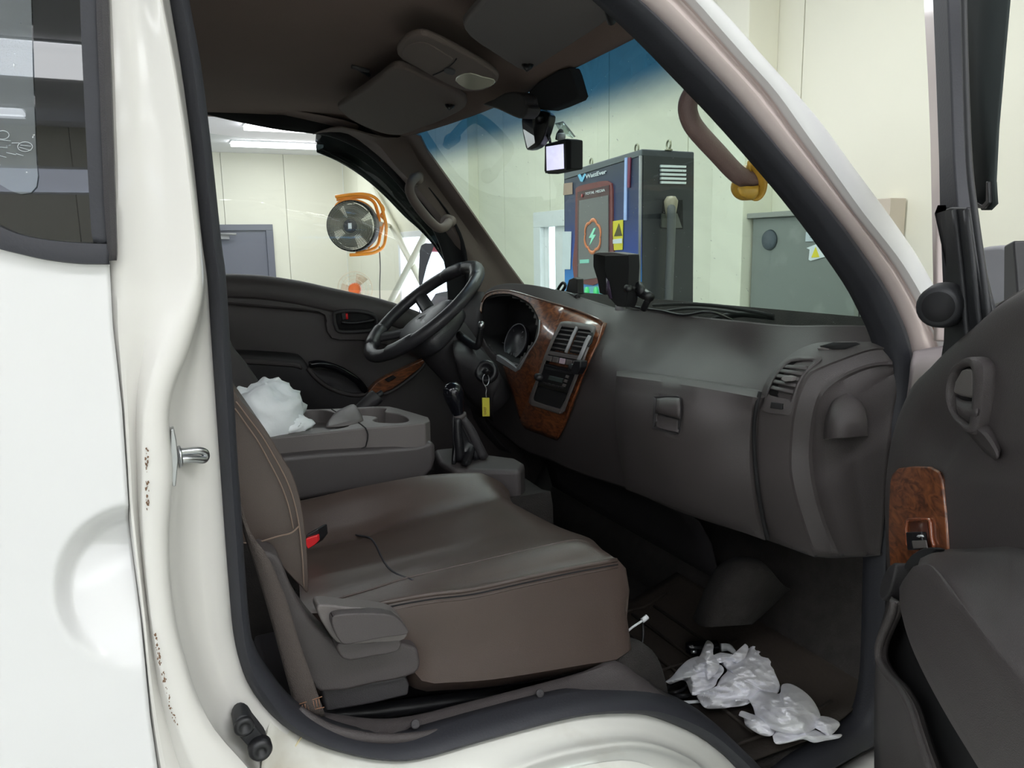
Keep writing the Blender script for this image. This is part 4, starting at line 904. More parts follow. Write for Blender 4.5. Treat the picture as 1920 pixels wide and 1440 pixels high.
# seat belt
sb = thing('seat_belt', 'brown webbing seat belt running down beside the seat to its floor anchor', 'seat belt', P(590, 1345, y=.93))
bl = PP([(425,850),(457,996),(478,1060),(505,1150),(532,1250),(552,1323),(556,1345)], y=.935); brr = PP([(435,850),(462,985),(500,1040),(535,1120),(563,1210),(590,1285),(610,1342)], y=.93)
N = 24; bl = resamp(cat(bl, 3), N); brr = resamp(cat(brr, 3), N)
surf('webbing', [bl, [p.lerp(q, .5)+V((0, -.004, 0)) for p, q in zip(bl, brr)], brr], BELT, sb, n=(3, 1), thick=.002)
st_ = []
for k in range(9): 
    a = P(556+k*5.2, 1326-k*2.0, y=.928); st_.append(tubeg([a, a+V((.001, 0, -.012))], .0006, 4))
for q in ((556,1322),(604,1306)),((560,1336),(608,1326)): st_.append(tubeg([P(*q[0], y=.928), P(*q[1], y=.928)], .0006, 4))
multi('stitching', st_, mat('tan_thread', (150, 110, 86), .8), sb)
bk = thing('belt_buckle', 'black seat belt buckle with a red button beside the backrest', 'buckle', P(586, 1020, y=1.30))
prism('buckle_body', PP([(573,1003),(597,990),(599,1010),(590,1022),(577,1030),(572,1020)], y=1.30), V((.02, .02, .0)), BLK, bk, bevel=.003)
prism('button', PP([(573,1010),(596,1003),(597,1015),(590,1022),(577,1030),(573,1022)], y=1.295), V((.008, .014, .0)), RED, bk, bevel=.002, label='red release button')
# driver seat (mostly hidden): backrest edge and cushion
dr = thing('driver_seat', 'dark leather driver seat behind the console, only its backrest edge showing', 'seat', (.35, 2.05, FZ))
prism('backrest', cat(PP([(420,620),(437,650),(455,672),(470,692),(492,725),(508,760),(515,800),(480,800),(400,790),(380,640)], y=1.86), 2, True), V((0, .46, 0)), LEATHG, dr, bevel=.012, bseg=3)
prism('cushion', [V((.05, 1.86, 1.02)), V((.50, 1.86, 1.02)), V((.56, 1.86, 1.08)), V((.56, 1.86, 1.14)), V((.5, 1.86, 1.175)), V((.05, 1.86, 1.14))], V((0, .46, 0)), LEATHG, dr, bevel=.02, bseg=3)
box('seat_base', (.1, 1.90, FZ-.01), (.5, 2.28, 1.03), TRIMD, dr, bevel=.01)
# ================================================================== SECTION: CENTRE CONSOLE (folded middle backrest)
cs = thing('console_seat', 'folded middle seat back used as a grey tray with cup holders', 'console', (.3, 1.66, FZ))
ZT = P(800, 790, y=1.53).z
ctop = [(340,842),(506,822),(600,812),(680,803),(760,797),(797,793),(806,788),(803,782),(780,775),(745,765),(731,762),(700,762),(630,766),(562,768),(300,790)]
tray = prism('tray', [V((p.x, p.y, ZT)) for p in PP(ctop, z=ZT)], V((0, 0, -.058)), TRIML, cs, bevel=0, label='grey plastic tray with cup recesses')
def cutter(l, d=.035, z=ZT): return prism('cutter', [V((p.x, p.y, z+.01)) for p in PP(sm2(l, 3, True), z=z)], V((0, 0, -d-.01)), BLK, None, bevel=0)
cA = [(562,774),(600,768),(626,774),(628,783),(648,791),(652,799),(620,805),(560,808),(530,812),(520,800)]
cB = [(672,766),(700,764),(724,765),(722,772),(748,776),(764,783),(764,790),(746,793),(712,792),(700,788),(708,782),(690,779),(676,778),(664,772)]
cut(tray, [cutter(cA, .03), cutter(cB, .05)])
be = tray.modifiers.new('b', 'BEVEL'); be.width = .004; be.segments = 3; be.limit_method = 'ANGLE'; be.angle_limit = math.radians(50)
for p_ in tray.data.polygons: p_.use_smooth = True
tube('panel_gap', [P(a, b, y=1.5285) for a, b in [(400,868),(500,860),(600,852),(675,842),(687,833),(690,815),(686,804)]]+[V((p.x, p.y, ZT+.0005)) for p in PP([(684,802),(668,790),(640,778),(622,768)], z=ZT)], .0014, BLKM, cs, n=2, sides=6)
surf('tray_tab', [[V((p.x, p.y, ZT+h)) for p, h in zip(PP([(616,790),(628,782),(646,778),(664,775),(672,779)], z=ZT), (0, .008, .016, .02, .012))], [V((p.x, p.y, ZT+h)) for p, h in zip(PP([(612,797),(630,792),(652,788),(670,785),(678,784)], z=ZT), (0, .006, .014, .018, .006))], [V((p.x, p.y, ZT)) for p in PP([(612,801),(634,800),(655,797),(672,793),(681,789)], z=ZT)]], TRIML, cs, n=(3, 3), thick=.002, label='raised rounded tab on the tray')
pz = ZT-.058
ccp = [(330,900),(506,858),(600,848),(700,842),(780,835),(812,826),(817,836),(818,860),(812,882),(795,900),(740,914),(682,922),(620,931),(566,940),(330,980)]
prism('seat_cushion', cat(PP(ccp, y=1.515), 1, True), V((0, .30, 0)), LEATHG, cs, bevel=.012, bseg=4, label='grey leather cushion edge')
box('seat_base', (.0, 1.53, FZ-.01), (.5, 1.80, 1.16), TRIMD, cs, bevel=.01)
# plastic bag on the tray
bg = thing('plastic_bag', 'crumpled white plastic bag lying on the tray beside the backrest', 'bag', V((P(500, 790, z=ZT).x, P(500, 790, z=ZT).y, ZT)))
def blob(name, cpix, rad, yl, m, par, seed, sq=(1, 1, 1), amp=.02, flat=None, res=40):
    c = P(*cpix, y=yl); vs = []; fs = []; NU, NV = res, res//2
    from mathutils import noise
    for j in range(NV+1):
        th = math.pi*j/NV
        for i in range(NU):
            ph = 2*math.pi*i/NU; d = V((math.sin(th)*math.cos(ph), math.sin(th)*math.sin(ph), math.cos(th)))
            k = 1+.22*noise.noise(d*1.7+V((seed, 0, 0)))+.12*abs(noise.noise(d*4+V((seed, 3, 0))))*2+.05*noise.noise(d*9+V((seed, 9, 0)))
            p = c+V((d.x*sq[0], d.y*sq[1], d.z*sq[2]))*rad*k
            if flat is not None: p.z = max(p.z, flat)
            vs.append(p)
    for j in range(NV):
        for i in range(NU): fs.append((j*NU+i, j*NU+(i+1) % NU, (j+1)*NU+(i+1) % NU, (j+1)*NU+i))
    return link(name, vs, fs, m, par)
blob('bag_body', (495, 780), .075, 1.62, BAG, bg, 3.1, (1.05, .9, .85), flat=ZT-.02)
blob('bag_fold', (530, 798), .045, 1.60, BAG, bg, 7.7, (1.2, .8, .5), flat=ZT-.02)
blob('bag_fold', (470, 760), .05, 1.63, BAG, bg, 5.2, (1.0, .8, .7), flat=ZT-.02)
surf('bag_skirt', [[P(a, b, y=1.58) for a, b in ((492,800),(510,798),(530,800),(550,795),(563,790))], [P(a, b, y=1.57)+V((0, 0, .004)) for a, b in ((498,808),(516,803),(532,808),(548,802),(565,797))], [P(a, b, y=1.56) for a, b in ((500,814),(514,812),(530,815),(546,808),(560,800))]], mat('thin_bag_film', (190, 194, 192), .35), bg, n=(3, 4), thick=.001)
# hand brake lever beyond tray
hb = thing('hand_brake', 'dark hand brake lever standing behind the tray', 'lever', P(690, 790, y=1.84))
tube('lever', PP([(600,850),(650,800),(676,768)], y=1.84), .011, BLK, hb, n=3)
tube('grip', PP([(664,777),(690,757),(704,745),(708,741)], y=1.84), [.014, .019, .020, .018], TRIMD, hb, n=4)
lathe('button', P(711, 740, y=1.84), P(716, 737, y=1.84)-P(706, 744, y=1.84), [(0, .012), (.007, .010), (.008, -.01)], BLK, hb)
# gear lever with base
gb = thing('gear_lever', 'black gear lever with leather boot on a raised grey plastic base', 'lever', (.66, 1.62, FZ))
gz = P(880, 862, y=1.62).z
prism('base', [V((p.x, p.y, gz)) for p in PP([(812,842),(822,866),(850,880),(975,882),(985,868),(968,858),(920,852),(850,838)], z=gz)], V((0, 0, -.14)), TRIM, gb, bevel=.012, bseg=4)
surf('boot', [[P(850+30*u, 870+4*math.sin(math.pi*u), y=1.60+.05*math.sin(2*math.pi*u)) for u in (0, .25, .5, .75, 1)], PP([(850,840),(858,838),(872,838),(882,838),(888,836)], y=1.61), PP([(848,790),(853,786),(862,784),(869,786),(872,790)], y=1.62), PP([(850,772),(853,770),(858,770),(863,771),(866,774)], y=1.62)], BLK, gb, n=(4, 3), thick=.008)
tube('shaft', PP([(893,858),(884,832),(872,806),(862,780)], y=1.62), [.016, .013, .011, .010], BLK, gb, n=3)
tube('boot_fold', PP([(907,858),(894,832),(882,806),(868,784)], y=1.61), [.012, .012, .011, .008], TRIMD, gb, n=3)
tube('boot_fold', PP([(862,862),(860,836),(858,806),(858,784)], y=1.61), [.012, .012, .010, .008], BLK, gb, n=3)
R = []
kb = P(852, 745, y=1.62); ka = (P(846, 716, y=1.62)-P(862, 784, y=1.62)).normalized()
lathe('knob', kb, ka, [(0, .036), (.012, .034), (.020, .026), (.0235, .012), (.022, -.004), (.017, -.022), (.013, -.040), (.011, -.055)], GLOSSB, gb, sides=24, label='glossy black gear knob')
tube('collar', [P(861, 776, y=1.62), P(863, 784, y=1.62)], .016, TRIM, gb, n=1)
# floor parts between tray and tunnel: carpet tunnel block
tk = [(818,870),(822,842),(850,850),(900,890),(930,905),(985,930),(1020,960),(1020,990),(930,940),(880,915),(800,905)]
surf('tunnel_cover', [[V((x, y, z)) for x in (.1, .45, .70, .78)] for y, z in ((1.46, .80), (1.47, 1.08), (1.52, 1.10), (1.78, 1.10), (1.84, 1.05), (1.85, .80))], CARPET, cab, n=(2, 2), thick=.004)
# ================================================================== SECTION: DRIVER DOOR (closed, far side)
dd = thing('driver_door', 'closed far side door with dark trim panel, armrest and wood strip', 'door', V((.5, 2.44, .6)))
FY = lambda x, y, o=0: P(x, y, y=2.385-o)
fT = [(380,513),(424,514),(462,515),(500,518),(560,527),(610,538),(660,549),(710,560),(760,576),(800,592),(850,618),(890,640)]
def fd(dy): return [(x, y+dy) for x, y in fT]
rows = [[p+V((0, .05, -.01)) for p in PP(fT, y=2.40)], PP(fT, y=2.40), PP(fd(5), y=2.375), PP(fd(14), y=2.36), PP(fd(30), y=2.355), PP(fd(44), y=2.36)]
surf('sill_roll', rows, TRIM, dd, n=(3, 2), thick=.003)
lowg = [(380,566),(430,569),(500,575),(570,581),(600,585),(611,592),(613,612),(618,627),(632,636),(680,637),(740,650),(850,690),(890,700)]
lA = resamp(cat(PP(fd(44), y=2.36), 3), 40); lB = resamp(cat(PP(lowg, y=2.36), 4), 40)
surf('upper_trim', [lA, [p.lerp(q, .5) for p, q in zip(lA, lB)], lB, [p+V((0, .03, 0)) for p in lB]], TRIM, dd, n=(2, 1), thick=.003)
surf('door_panel', [PP([(370,545),(600,560),(900,640)], y=2.387), PP([(370,700),(600,720),(960,760)], y=2.387), PP([(370,900),(600,960),(1010,1000)], y=2.39), PP([(370,1100),(600,1200),(1010,1200)], y=2.40)], TRIM, dd, n=(3, 3), thick=.01)
ar = [(380,655),(457,657),(500,659),(555,664),(566,672),(578,686),(600,692),(625,697),(652,710),(672,722),(690,736)]
ar2 = [(380,677),(465,678),(505,682),(555,686),(567,691),(577,700),(596,716),(618,730),(645,743),(670,748),(690,748)]
aT = resamp(cat(PP(ar, y=2.37), 3), 40); aR = [p+V((0, -.035, -.006)) for p in aT]; aB = resamp(cat(PP(ar2, y=2.325), 3), 40)
surf('armrest', [aT, aR, aB, [V((p.x, 2.34, p.z-.10)) for p in aB], [V((p.x, 2.38, p.z-.22)) for p in aB]], TRIMD, dd, n=(3, 1), thick=.003)
surf('armrest', [PP([(380,664),(460,666),(510,669),(550,672),(561,678)], y=2.335), PP([(380,680),(465,682),(510,685),(552,688),(566,692)], y=2.32)], TRIM, dd, n=(3, 3), thick=.008)
tube('pull_handle', PP([(580,684),(600,682),(625,688),(650,700),(672,716),(686,734)], y=2.32), .011, GLOSSB, dd, n=4)
tube('pull_handle', PP([(577,690),(590,706),(612,724),(640,736),(668,741),(688,738)], y=2.32), .007, TRIM, dd, n=4)
ws_ = [(690,735),(705,718),(728,704),(760,690),(790,676),(801,672),(799,680),(785,692),(760,712),(735,730),(715,738)]
prism('wood_strip', PP(ws_, y=2.345), V((0, .03, 0)), WOOD, dd, bevel=.003, label='burl wood switch strip')
tube('strip_edge', PP([(715,740),(735,733),(762,715),(787,694),(801,676)], y=2.34), .005, TRIM, dd, n=4)
prism('window_switch', PP([(722,712),(738,704),(744,708),(728,717)], y=2.335), V((0, .01, 0)), BLK, dd, bevel=.002)
tube('handle_surround', PP([(630,586),(665,583),(695,588),(706,598),(705,612),(690,620),(640,622),(630,612),(627,597)], y=2.35), .006, TRIMD, dd, closed=True, n=4)
prism('handle_recess', cat(PP([(632,589),(665,586),(693,590),(702,600),(700,612),(688,617),(642,619),(633,610)], y=2.352), 2, True), V((0, .01, 0)), BLKM, dd, bevel=0)
tube('inner_handle', PP([(640,604),(660,606),(685,603),(702,600)], y=2.345), .005, BLK, dd, n=3)
prism('lock_knob', PP([(640,587),(648,586),(650,598),(642,600)], y=2.345), V((0, .01, 0)), BLK, dd, bevel=.002)
prism('lock_mark', PP([(648,588),(652,588),(653,598),(649,599)], y=2.344), V((0, .01, 0)), RED, dd, bevel=0, label='small red unlock mark')
prism('outer_skin', [V((-.2, 2.46, .55)), V((1.2, 2.46, .55))]+PP([(890,690),(850,645),(800,615),(760,600),(700,580),(600,560),(500,545),(380,540)], y=2.46)+[V((-.2, 2.46, 1.46))], V((0, .02, 0)), PAINT, dd, bevel=.004)
prism('glass', [V((.0, 2.43, 1.55)), V((.75, 2.43, 1.52)), V((1.12, 2.43, 1.45)), V((.70, 2.43, 1.86)), V((.5, 2.43, 1.96)), V((.0, 2.43, 2.0))], V((0, .004, 0)), GLASS_S, dd, bevel=0)
for q in ([(840,457),(848,500),(850,560),(848,620)],):
    tube('quarter_post', PP(q, y=2.42), (.010, .014), SEAL, dd, n=2)
surf('mirror_triangle', [PP([(842,455),(850,500),(854,560),(854,610)], y=2.425), PP([(870,470),(890,510),(900,560),(900,610)], y=2.425)], BLK, dd, n=(2, 3), thick=.01)
# ---- driver side exterior mirror
em = thing('door_mirror', 'black outside mirror beyond the far door window', 'mirror', P(815, 520, y=2.7))
mo = [(786,470),(789,460),(796,456),(815,456),(834,460),(842,470),(846,500),(846,590),(800,590),(788,560),(784,520)]
mi = [(799,478),(803,470),(812,466),(828,468),(836,474),(840,500),(840,584),(806,582),(793,556)]
def my(l, d=0): return PP(l, y=2.70+d)
nm_ = V((-.80, -.60, .045)).normalized(); cm = P(820, 520, y=2.715)
prism('mirror_housing', ON(mo, (nm_, nm_.dot(cm)-.006)), -nm_*.05, BLK, em, bevel=.004)
mgp = [on(a, b, (nm_, nm_.dot(cm))) for a, b in [(813,463),(834,465),(841,476),(842,590),(788,590),(787,552),(800,500)]]
prism('mirror_glass', mgp, -nm_*.003, MIRR, em, bevel=0, smooth=False)
tube('arm', PP([(842,560),(856,566),(866,575)], y=2.6)+PP([(872,585)], y=2.45), .012, BLK, em, n=3)
# ================================================================== SECTION: CEILING ITEMS
def zplate(name, l, z, th, m, par, bevel=.004, label=None, tilt=0):
    return prism(name, [p for p in PP(sm2(l, 2, True), z=z)], V((0, 0, th)), m, par, bevel=bevel, label=label)
sv1 = thing('sun_visor', 'brown sun visor folded up above the driver side windshield', 'sun visor', P(740, 190, z=2.0), 'sun visors')
def vplate(name, l, z0, pz, m, par, th=.016, bevel=.006, label=None):
    """plate hanging under the roof lining, sloping down to the windscreen: z from pixel-wise plane"""
    return prism(name, [on(a, b, pz) for a, b in sm2(l, 2, True)], pz[0]*th, m, par, bevel=bevel, label=label)
def plane3(a, b, c):
    n = (b-a).cross(c-a).normalized(); n = n if n.z > 0 else -n; return (n, n.dot(a))
pA, pB, pC = ong(735, 255, .06), ong(1150, 80, .06), P(740, 130, z=2.0)
pv = plane3(pA+V((0, 0, -.012)), pB+V((0, 0, -.012)), V((pA.x-.30, 1.6, 1.995)))
vis1 = [(633,203),(650,190),(680,170),(712,147),(730,132),(744,128),(762,131),(800,149),(850,172),(873,188),(872,203),(850,216),(820,230),(790,241),(765,250),(742,254),(712,249),(688,240),(660,227),(643,214)]
vplate('visor_board', vis1, 0, pv, VISM, sv1)
tube('clip', [on(838, 196, pv), on(842, 194, pv)+V((0, 0, -.01)), on(849, 197, pv)], .005, BLK, sv1, n=2)
tube('rod', [on(660, 135, pv)+V((0, 0, .01)), on(692, 143, pv)+V((0, 0, .01))], .004, TRIMD, sv1, n=1)
sv2 = thing('sun_visor', 'grey brown sun visor folded up above the passenger side windshield', 'sun visor', P(1000, 60, z=2.0), 'sun visors')
vis2 = [(868,50),(872,40),(905,2),(940,-40),(1000,-40),(1100,-20),(1150,4),(1158,18),(1140,40),(1080,80),(1010,124),(985,132),(968,128),(920,98),(880,70)]
vplate('visor_board', vis2, 0, pv, mat('visor_grey', (94, 89, 88), .8, bump=.3, bscale=600), sv2)
tube('clip', [on(983, 121, pv), on(988, 118, pv)+V((0, 0, -.01)), on(996, 121, pv)], .005, BLK, sv2, n=2)
tube('hinge', [on(1140, 8, pv), on(1146, 22, pv)+V((0, 0, -.012)), on(1147, 34, pv)], .006, BLK, sv2, n=2)
dl = thing('dome_lamp', 'oval overhead lamp console with a clear lens between the sun visors', 'lamp', P(840, 120, z=2.0))
oc = [(744,100),(747,88),(760,74),(780,67),(803,68),(850,90),(900,118),(930,138),(935,148),(930,158),(915,167),(893,172),(865,170),(830,155),(785,130),(752,112)]
vplate('lamp_body', oc, 0, (pv[0], pv[1]-.003), VISM, dl, th=.012, bevel=.006)
op = (pv[0], pv[1]-.0045)
vplate('lens', [(853,152),(862,142),(882,138),(905,145),(926,150),(928,158),(912,165),(892,169),(872,166)], 0, op, mat('clear_lens', (200, 200, 180), .12, coat=1), dl, th=.006, bevel=.002, label='clear patterned lens')
vplate('lamp_cover', [(752,100),(765,86),(785,80),(806,84),(838,104),(850,112),(835,126),(818,138),(800,132),(770,118),(756,110)], 0, op, VISM, dl, th=.006, bevel=.003)
vplate('rocker_switch', [(838,128),(854,134),(850,142),(832,136)], 0, (pv[0], pv[1]-.006), TRIMD, dl, th=.006, bevel=.002)
tube('joint_line', [on(a, b, (pv[0], pv[1]-.004)) for a, b in [(812,141),(834,131),(850,118),(856,110)]], .0012, BLKM, dl, n=3, sides=6)
for p_, d_ in (((662,128),(690,142)),):
    o = tube('trim_3', [P(670, 128, z=2.03), P(692, 141, z=2.03)], .004, TRIMD, None, n=1); tag(o, 'small dark coat hook on the roof lining behind the driver sun visor', 'hook')
    o.name = 'coat_hook'
# rear view mirror and sensor patch
rm = thing('rearview_mirror', 'inside mirror hanging from the roof edge on a dark mount', 'mirror', P(1000, 240, x=.80))
mx = .79
prism('mount_base', cat(PP([(903,196),(925,186),(945,174),(968,172),(982,180),(985,196),(990,205),(978,222),(960,218),(930,204)], x=.70), 2, True), V((.03, 0, .0)), TRIMD, rm, bevel=.006)
tube('mount_arm', PP([(980,188)], x=.72)+PP([(992,200)], x=.74)+PP([(1008,214),(1012,226)], x=.78), .010, BLK, rm, n=3)
hs = [(978,216),(990,204),(1002,204),(1020,208),(1030,216),(1026,236),(1017,262),(1005,276),(988,281),(984,270),(979,245)]
prism('housing', cat(PP(hs, x=mx), 2, True), V((.022, .01, 0)), BLK, rm, bevel=.004)
nr = V((-.56, -.83, 0)); c_ = P(990, 242, x=mx-.012)
prism('mirror_glass', ON([(980,219),(990,209),(996,210),(999,236),(1003,268),(989,278),(985,262),(980,240)], (nr, nr.dot(c_))), -nr*.002, MIRR, rm, bevel=0, label='silver mirror face', smooth=False)
tube('cable', PP([(1016,228),(1022,244),(1030,262)], x=mx+.01), .003, BLK, rm, n=3)
lathe('camera_ball', P(1020, 218, x=mx+.02), V((-1, 0, 0)), [(0, .016), (.012, .012), (.016, 0), (.012, -.012), (0, -.016)], BLK, rm, sides=16)
sp_ = thing('sensor_box', 'black camera box stuck to the top of the windshield behind the mirror', 'camera', P(1040, 165, x=.80))
prism('cover', cat([ong(a, b, .03) for a, b in [(990,172),(1010,152),(1045,132),(1066,126),(1072,140),(1084,180),(1080,187),(1050,200),(1030,207),(1005,205)]], 1, True), V((.025, 0, 0)), BLKM, sp_, bevel=.004)
# dash camera with bright display
dcm = thing('dash_camera', 'small dash camera with a bright screen hanging below the mirror', 'camera', P(1045, 295, x=.82))
dx = .82
body_ = PP([(1021,270),(1060,260),(1070,262),(1070,317),(1026,326),(1020,322)], x=dx)
prism('body', body_, V((.03, .0, 0)), BLKM, dcm, bevel=.003)
prism('screen', PP([(1024,275),(1056,270),(1057,316),(1025,320)], x=dx-.0015), V((.001, 0, 0)), mat('camera_screen', (235, 235, 255), .2, emit=(226, 226, 255), es=1.1), dcm, bevel=0, label='glowing white screen')
prism('screen_frame', PP([(1021,270),(1060,264),(1061,319),(1022,325)], x=dx-.0008), V((.002, 0, 0)), BLK, dcm, bevel=.001)
tube('ball_joint', PP([(1046,262),(1048,252),(1052,246)], x=dx+.015), .006, BLK, dcm, n=2)
lathe('joint_knob', P(1052, 257, x=dx+.01), V((-1, 0, 0)), [(0, .008), (.008, .007), (.009, -.006)], SILV, dcm, sides=14)
prism('mount_plate', PP([(1041,232),(1056,228),(1078,256),(1072,259),(1050,248)], x=dx+.04), V((.002, 0, 0)), glassm('clear_mount', (.75, .8, .78), refl=.15), dcm, bevel=0)
tube('plate_edge', PP([(1041,232),(1056,228),(1078,256)], x=dx+.04), .0012, SILV, dcm, n=1, sides=5)
tube('cable', PP([(1024,245),(1030,258),(1032,270)], x=dx+.01), .003, BLK, dcm, n=3)
# grab handles
gh = thing('grab_handle', 'brown grab handle on the near windshield pillar with a yellow ring on it', 'handle', P(1335, 250, y=1.0), 'grab handles')
tube('grip', [P(1352,150,y=1.0), P(1322,160,y=1.02), P(1302,172,y=1.04), P(1290,194,y=1.05), P(1292,218,y=1.05), P(1306,244,y=1.05), P(1346,288,y=1.05), P(1380,324,y=1.05), P(1402,336,y=1.05), P(1424,334,y=1.045), P(1446,316,y=1.03), P(1480,286,y=1.0)], (.0155, .0155), HANDLE, gh, sides=16)
lathe('end_cap', P(1352,148,y=.995), V((.3, -1, .1)), [(.0, .01), (.022, .008), (.024, -.02)], HANDLE, gh)
yr = thing('yellow_ring', 'translucent yellow plastic ring looped over the near grab handle', 'ring', P(1404, 345, y=1.05))
rp = [(1403,317),(1393,322),(1385,336),(1380,350),(1384,362),(1396,370),(1412,370),(1423,362),(1428,346),(1426,330),(1420,318),(1411,313)]
rpp = [P(a, b, y=1.05+.02*math.sin(2*math.pi*i/12)) for i, (a, b) in enumerate(rp)]
tube('ring_loop', rpp, (.013, .0042), YEL, yr, closed=True, n=4, flat=V((0, 1, 0)), sides=12)
surf('ring_web', [PP([(1384,352),(1396,350),(1410,350),(1424,348)], y=1.035), PP([(1386,362),(1398,366),(1412,366),(1422,360)], y=1.03), PP([(1394,370),(1402,373),(1412,373),(1418,368)], y=1.035)], YEL, yr, n=(3, 3), thick=.003)
gh2 = thing('grab_handle', 'grey brown grab handle on the far windshield pillar above the steering wheel', 'handle', P(805, 385, y=2.2), 'grab handles')
tube('grip', [P(786,330,y=2.26), P(778,334,y=2.22), P(770,344,y=2.19), P(768,358,y=2.18), P(776,376,y=2.18), P(792,398,y=2.18), P(810,418,y=2.18), P(824,428,y=2.18), P(836,424,y=2.20), P(844,412,y=2.25)], .0135, VISM, gh2, sides=14)
lathe('end_cap', P(781,336,y=2.24), V((0, -1, 0)), [(0, .02), (.016, .016), (.020, -.02)], VISM, gh2)
lathe('end_cap', P(843,415,y=2.24), V((0, -1, 0)), [(0, .02), (.016, .016), (.022, -.02)], VISM, gh2)
# ================================================================== SECTION: THINGS ON THE DASH TOP
pm = thing('suction_mount', 'small black suction phone mount on the dash top, left of the tall black box', 'holder', P(1063, 548, x=1.0))
tube('ring', PP([(1044,548),(1050,536),(1056,530),(1060,536),(1054,546),(1048,552)], x=1.0), .004, BLK, pm, closed=True, n=3)
prism('arm', PP([(1062,538),(1066,524),(1076,520),(1082,523),(1083,552),(1070,550),(1060,548)], x=1.0), V((.02, 0, 0)), BLK, pm, bevel=.003)
tube('foot', PP([(1040,547),(1056,551),(1072,554),(1084,556)], x=.995), (.008, .006), BLK, pm, n=3)
tube('edge_shine', PP([(1048,548),(1060,547),(1076,552)], x=.988), .0012, CHR, pm, n=2, sides=5)
bb = thing('hooded_display', 'tall black hooded device standing on the dash top before the windshield', 'device', P(1150, 575, x=1.0))
prism('hood_side', PP([(1112,477),(1119,474),(1135,480),(1134,504),(1138,530),(1133,553),(1124,550),(1120,526),(1112,500)], x=1.0), V((.03, .0, 0)), BLKM, bb, bevel=.002)
prism('hood', PP([(1134,479),(1178,478),(1179,500),(1177,540),(1175,565),(1171,576),(1156,574),(1143,560),(1140,530),(1134,508)], x=.985), V((.03, 0, 0)), BLKM, bb, bevel=.002)
prism('hood_top', PP([(1112,476),(1122,473),(1150,473),(1178,477),(1176,480),(1134,480)], x=.99), V((.03, 0, 0)), TRIML, bb, bevel=.001)
prism('screen', PP([(1136,520),(1141,528),(1147,560),(1142,560),(1136,545)], x=.983), V((.002, 0, 0)), mat('purple_screen', (78, 66, 88), .2), bb, bevel=0)
lathe('side_knob', P(1178, 541, x=.98), V((.2, -1, 0)), [(0, .006), (.008, .006), (.009, -.006)], BLK, bb, sides=14)
tube('stand', PP([(1163,572),(1163,582)], x=1.0), .012, SILV, bb, n=1)
hm = thing('ball_mount', 'small black ball mount leaning on the dash top right of the hooded device', 'holder', P(1210, 575, x=1.03))
tube('link_rod', PP([(1178,541),(1190,540)], x=1.0), .005, BLK, hm, n=1)
tube('knuckle', PP([(1188,538),(1202,548),(1220,558)], x=1.02), [.010, .013, .011], BLK, hm, n=3, sides=8)
tube('knuckle', PP([(1196,534),(1206,552)], x=1.015), .011, BLK, hm, n=1, sides=8)
tube('foot', PP([(1216,560),(1210,572),(1206,580)], x=1.03), .008, BLK, hm, n=2)
dcb = tube('power_cable', [D(a, b, 0)+V((0, 0, .006)) for a, b in [(1172,576),(1200,582),(1240,588),(1282,596),(1330,590)]]+[P(1372,600,x=1.16)], .003, BLK, None, n=4)
tag(dcb, 'thin black power cable lying along the dash top below the windshield', 'cable')
wpz = thing('wiper', 'black wiper arms resting on the outside foot of the windshield', 'wiper', P(1330, 590, x=1.28))
def og(a, b): return ong(a, b, -.02)
tube('wiper_blade', [og(1225,572), og(1290,570), og(1350,574), og(1400,582), og(1450,592)], (.004, .005), BLKM, wpz, n=3)
tube('wiper_arm', [og(1230,586), og(1290,578), og(1350,582), og(1400,590)], .004, TRIMD, wpz, n=3)
tube('wiper_arm', [og(1335,600), og(1380,590), og(1420,592), og(1448,595)], (.005, .009), BLK, wpz, n=3)
rk = thing('suction_cup', 'tiny black suction cup on the windshield edge by the near pillar', 'suction cup', P(1612, 536, x=1.05))
lathe('cup', P(1612, 536, y=.98), V((-.4, -1, 0)), [(0, .004), (.006, .004), (.009, -.004)], BLK, rk, sides=14)
# ================================================================== SECTION: FLOOR ITEMS
fm = thing('floor_mat', 'dark brown rubber floor mat with raised ribs in the passenger footwell', 'mat', V((.95, 1.2, FZ)))
mb = [V((.50, 1.00, FZ+.004)), V((.70, .965, FZ+.004)), V((1.00, .955, FZ+.004)), V((1.18, 1.0, FZ+.02)), V((1.20, 1.50, FZ+.02)), V((1.0, 1.56, FZ+.004)), V((.55, 1.52, FZ+.004))]
rows = []
for i in range(31):
    x = .46+.74*i/30; r = []
    for j in range(25):
        y = .93+.62*j/24; z = FZ+.006+max(0, x-1.05)*.35+(.006*max(0, 1-abs(y-.94)/.02))
        r.append(V((x, y, z)))
    rows.append(r)
surf('mat_sheet', rows, MATM, fm, n=(1, 1), thick=.004)
for k in range(9):
    x = .55+k*.065; tube('mat_rib', [V((x, .99, FZ+.010+max(0, x-1.05)*.35)), V((x, 1.48, FZ+.010+max(0, x-1.05)*.35))], (.004, .006), MATM, fm, n=1, sides=6)
for y in (.975, 1.24, 1.50):
    tube('mat_rib', [V((.50, y, FZ+.010)), V((1.05, y, FZ+.010)), V((1.12, y, FZ+.03))], (.004, .007), MATM, fm, n=1, sides=6)
surf('wheel_arch_cover', [PP([(1300,1160),(1330,1090),(1350,1060),(1380,1045)], y=1.25), PP([(1320,1175),(1352,1110),(1385,1060),(1420,1050)], y=1.16), PP([(1380,1172),(1400,1130),(1432,1080),(1450,1075)], y=1.12), PP([(1404,1170),(1440,1130),(1465,1100),(1470,1100)], y=1.16), PP([(1410,1170),(1450,1140),(1480,1120),(1500,1110)], y=1.3)], CARPET, cab, n=(4, 4), thick=.004)
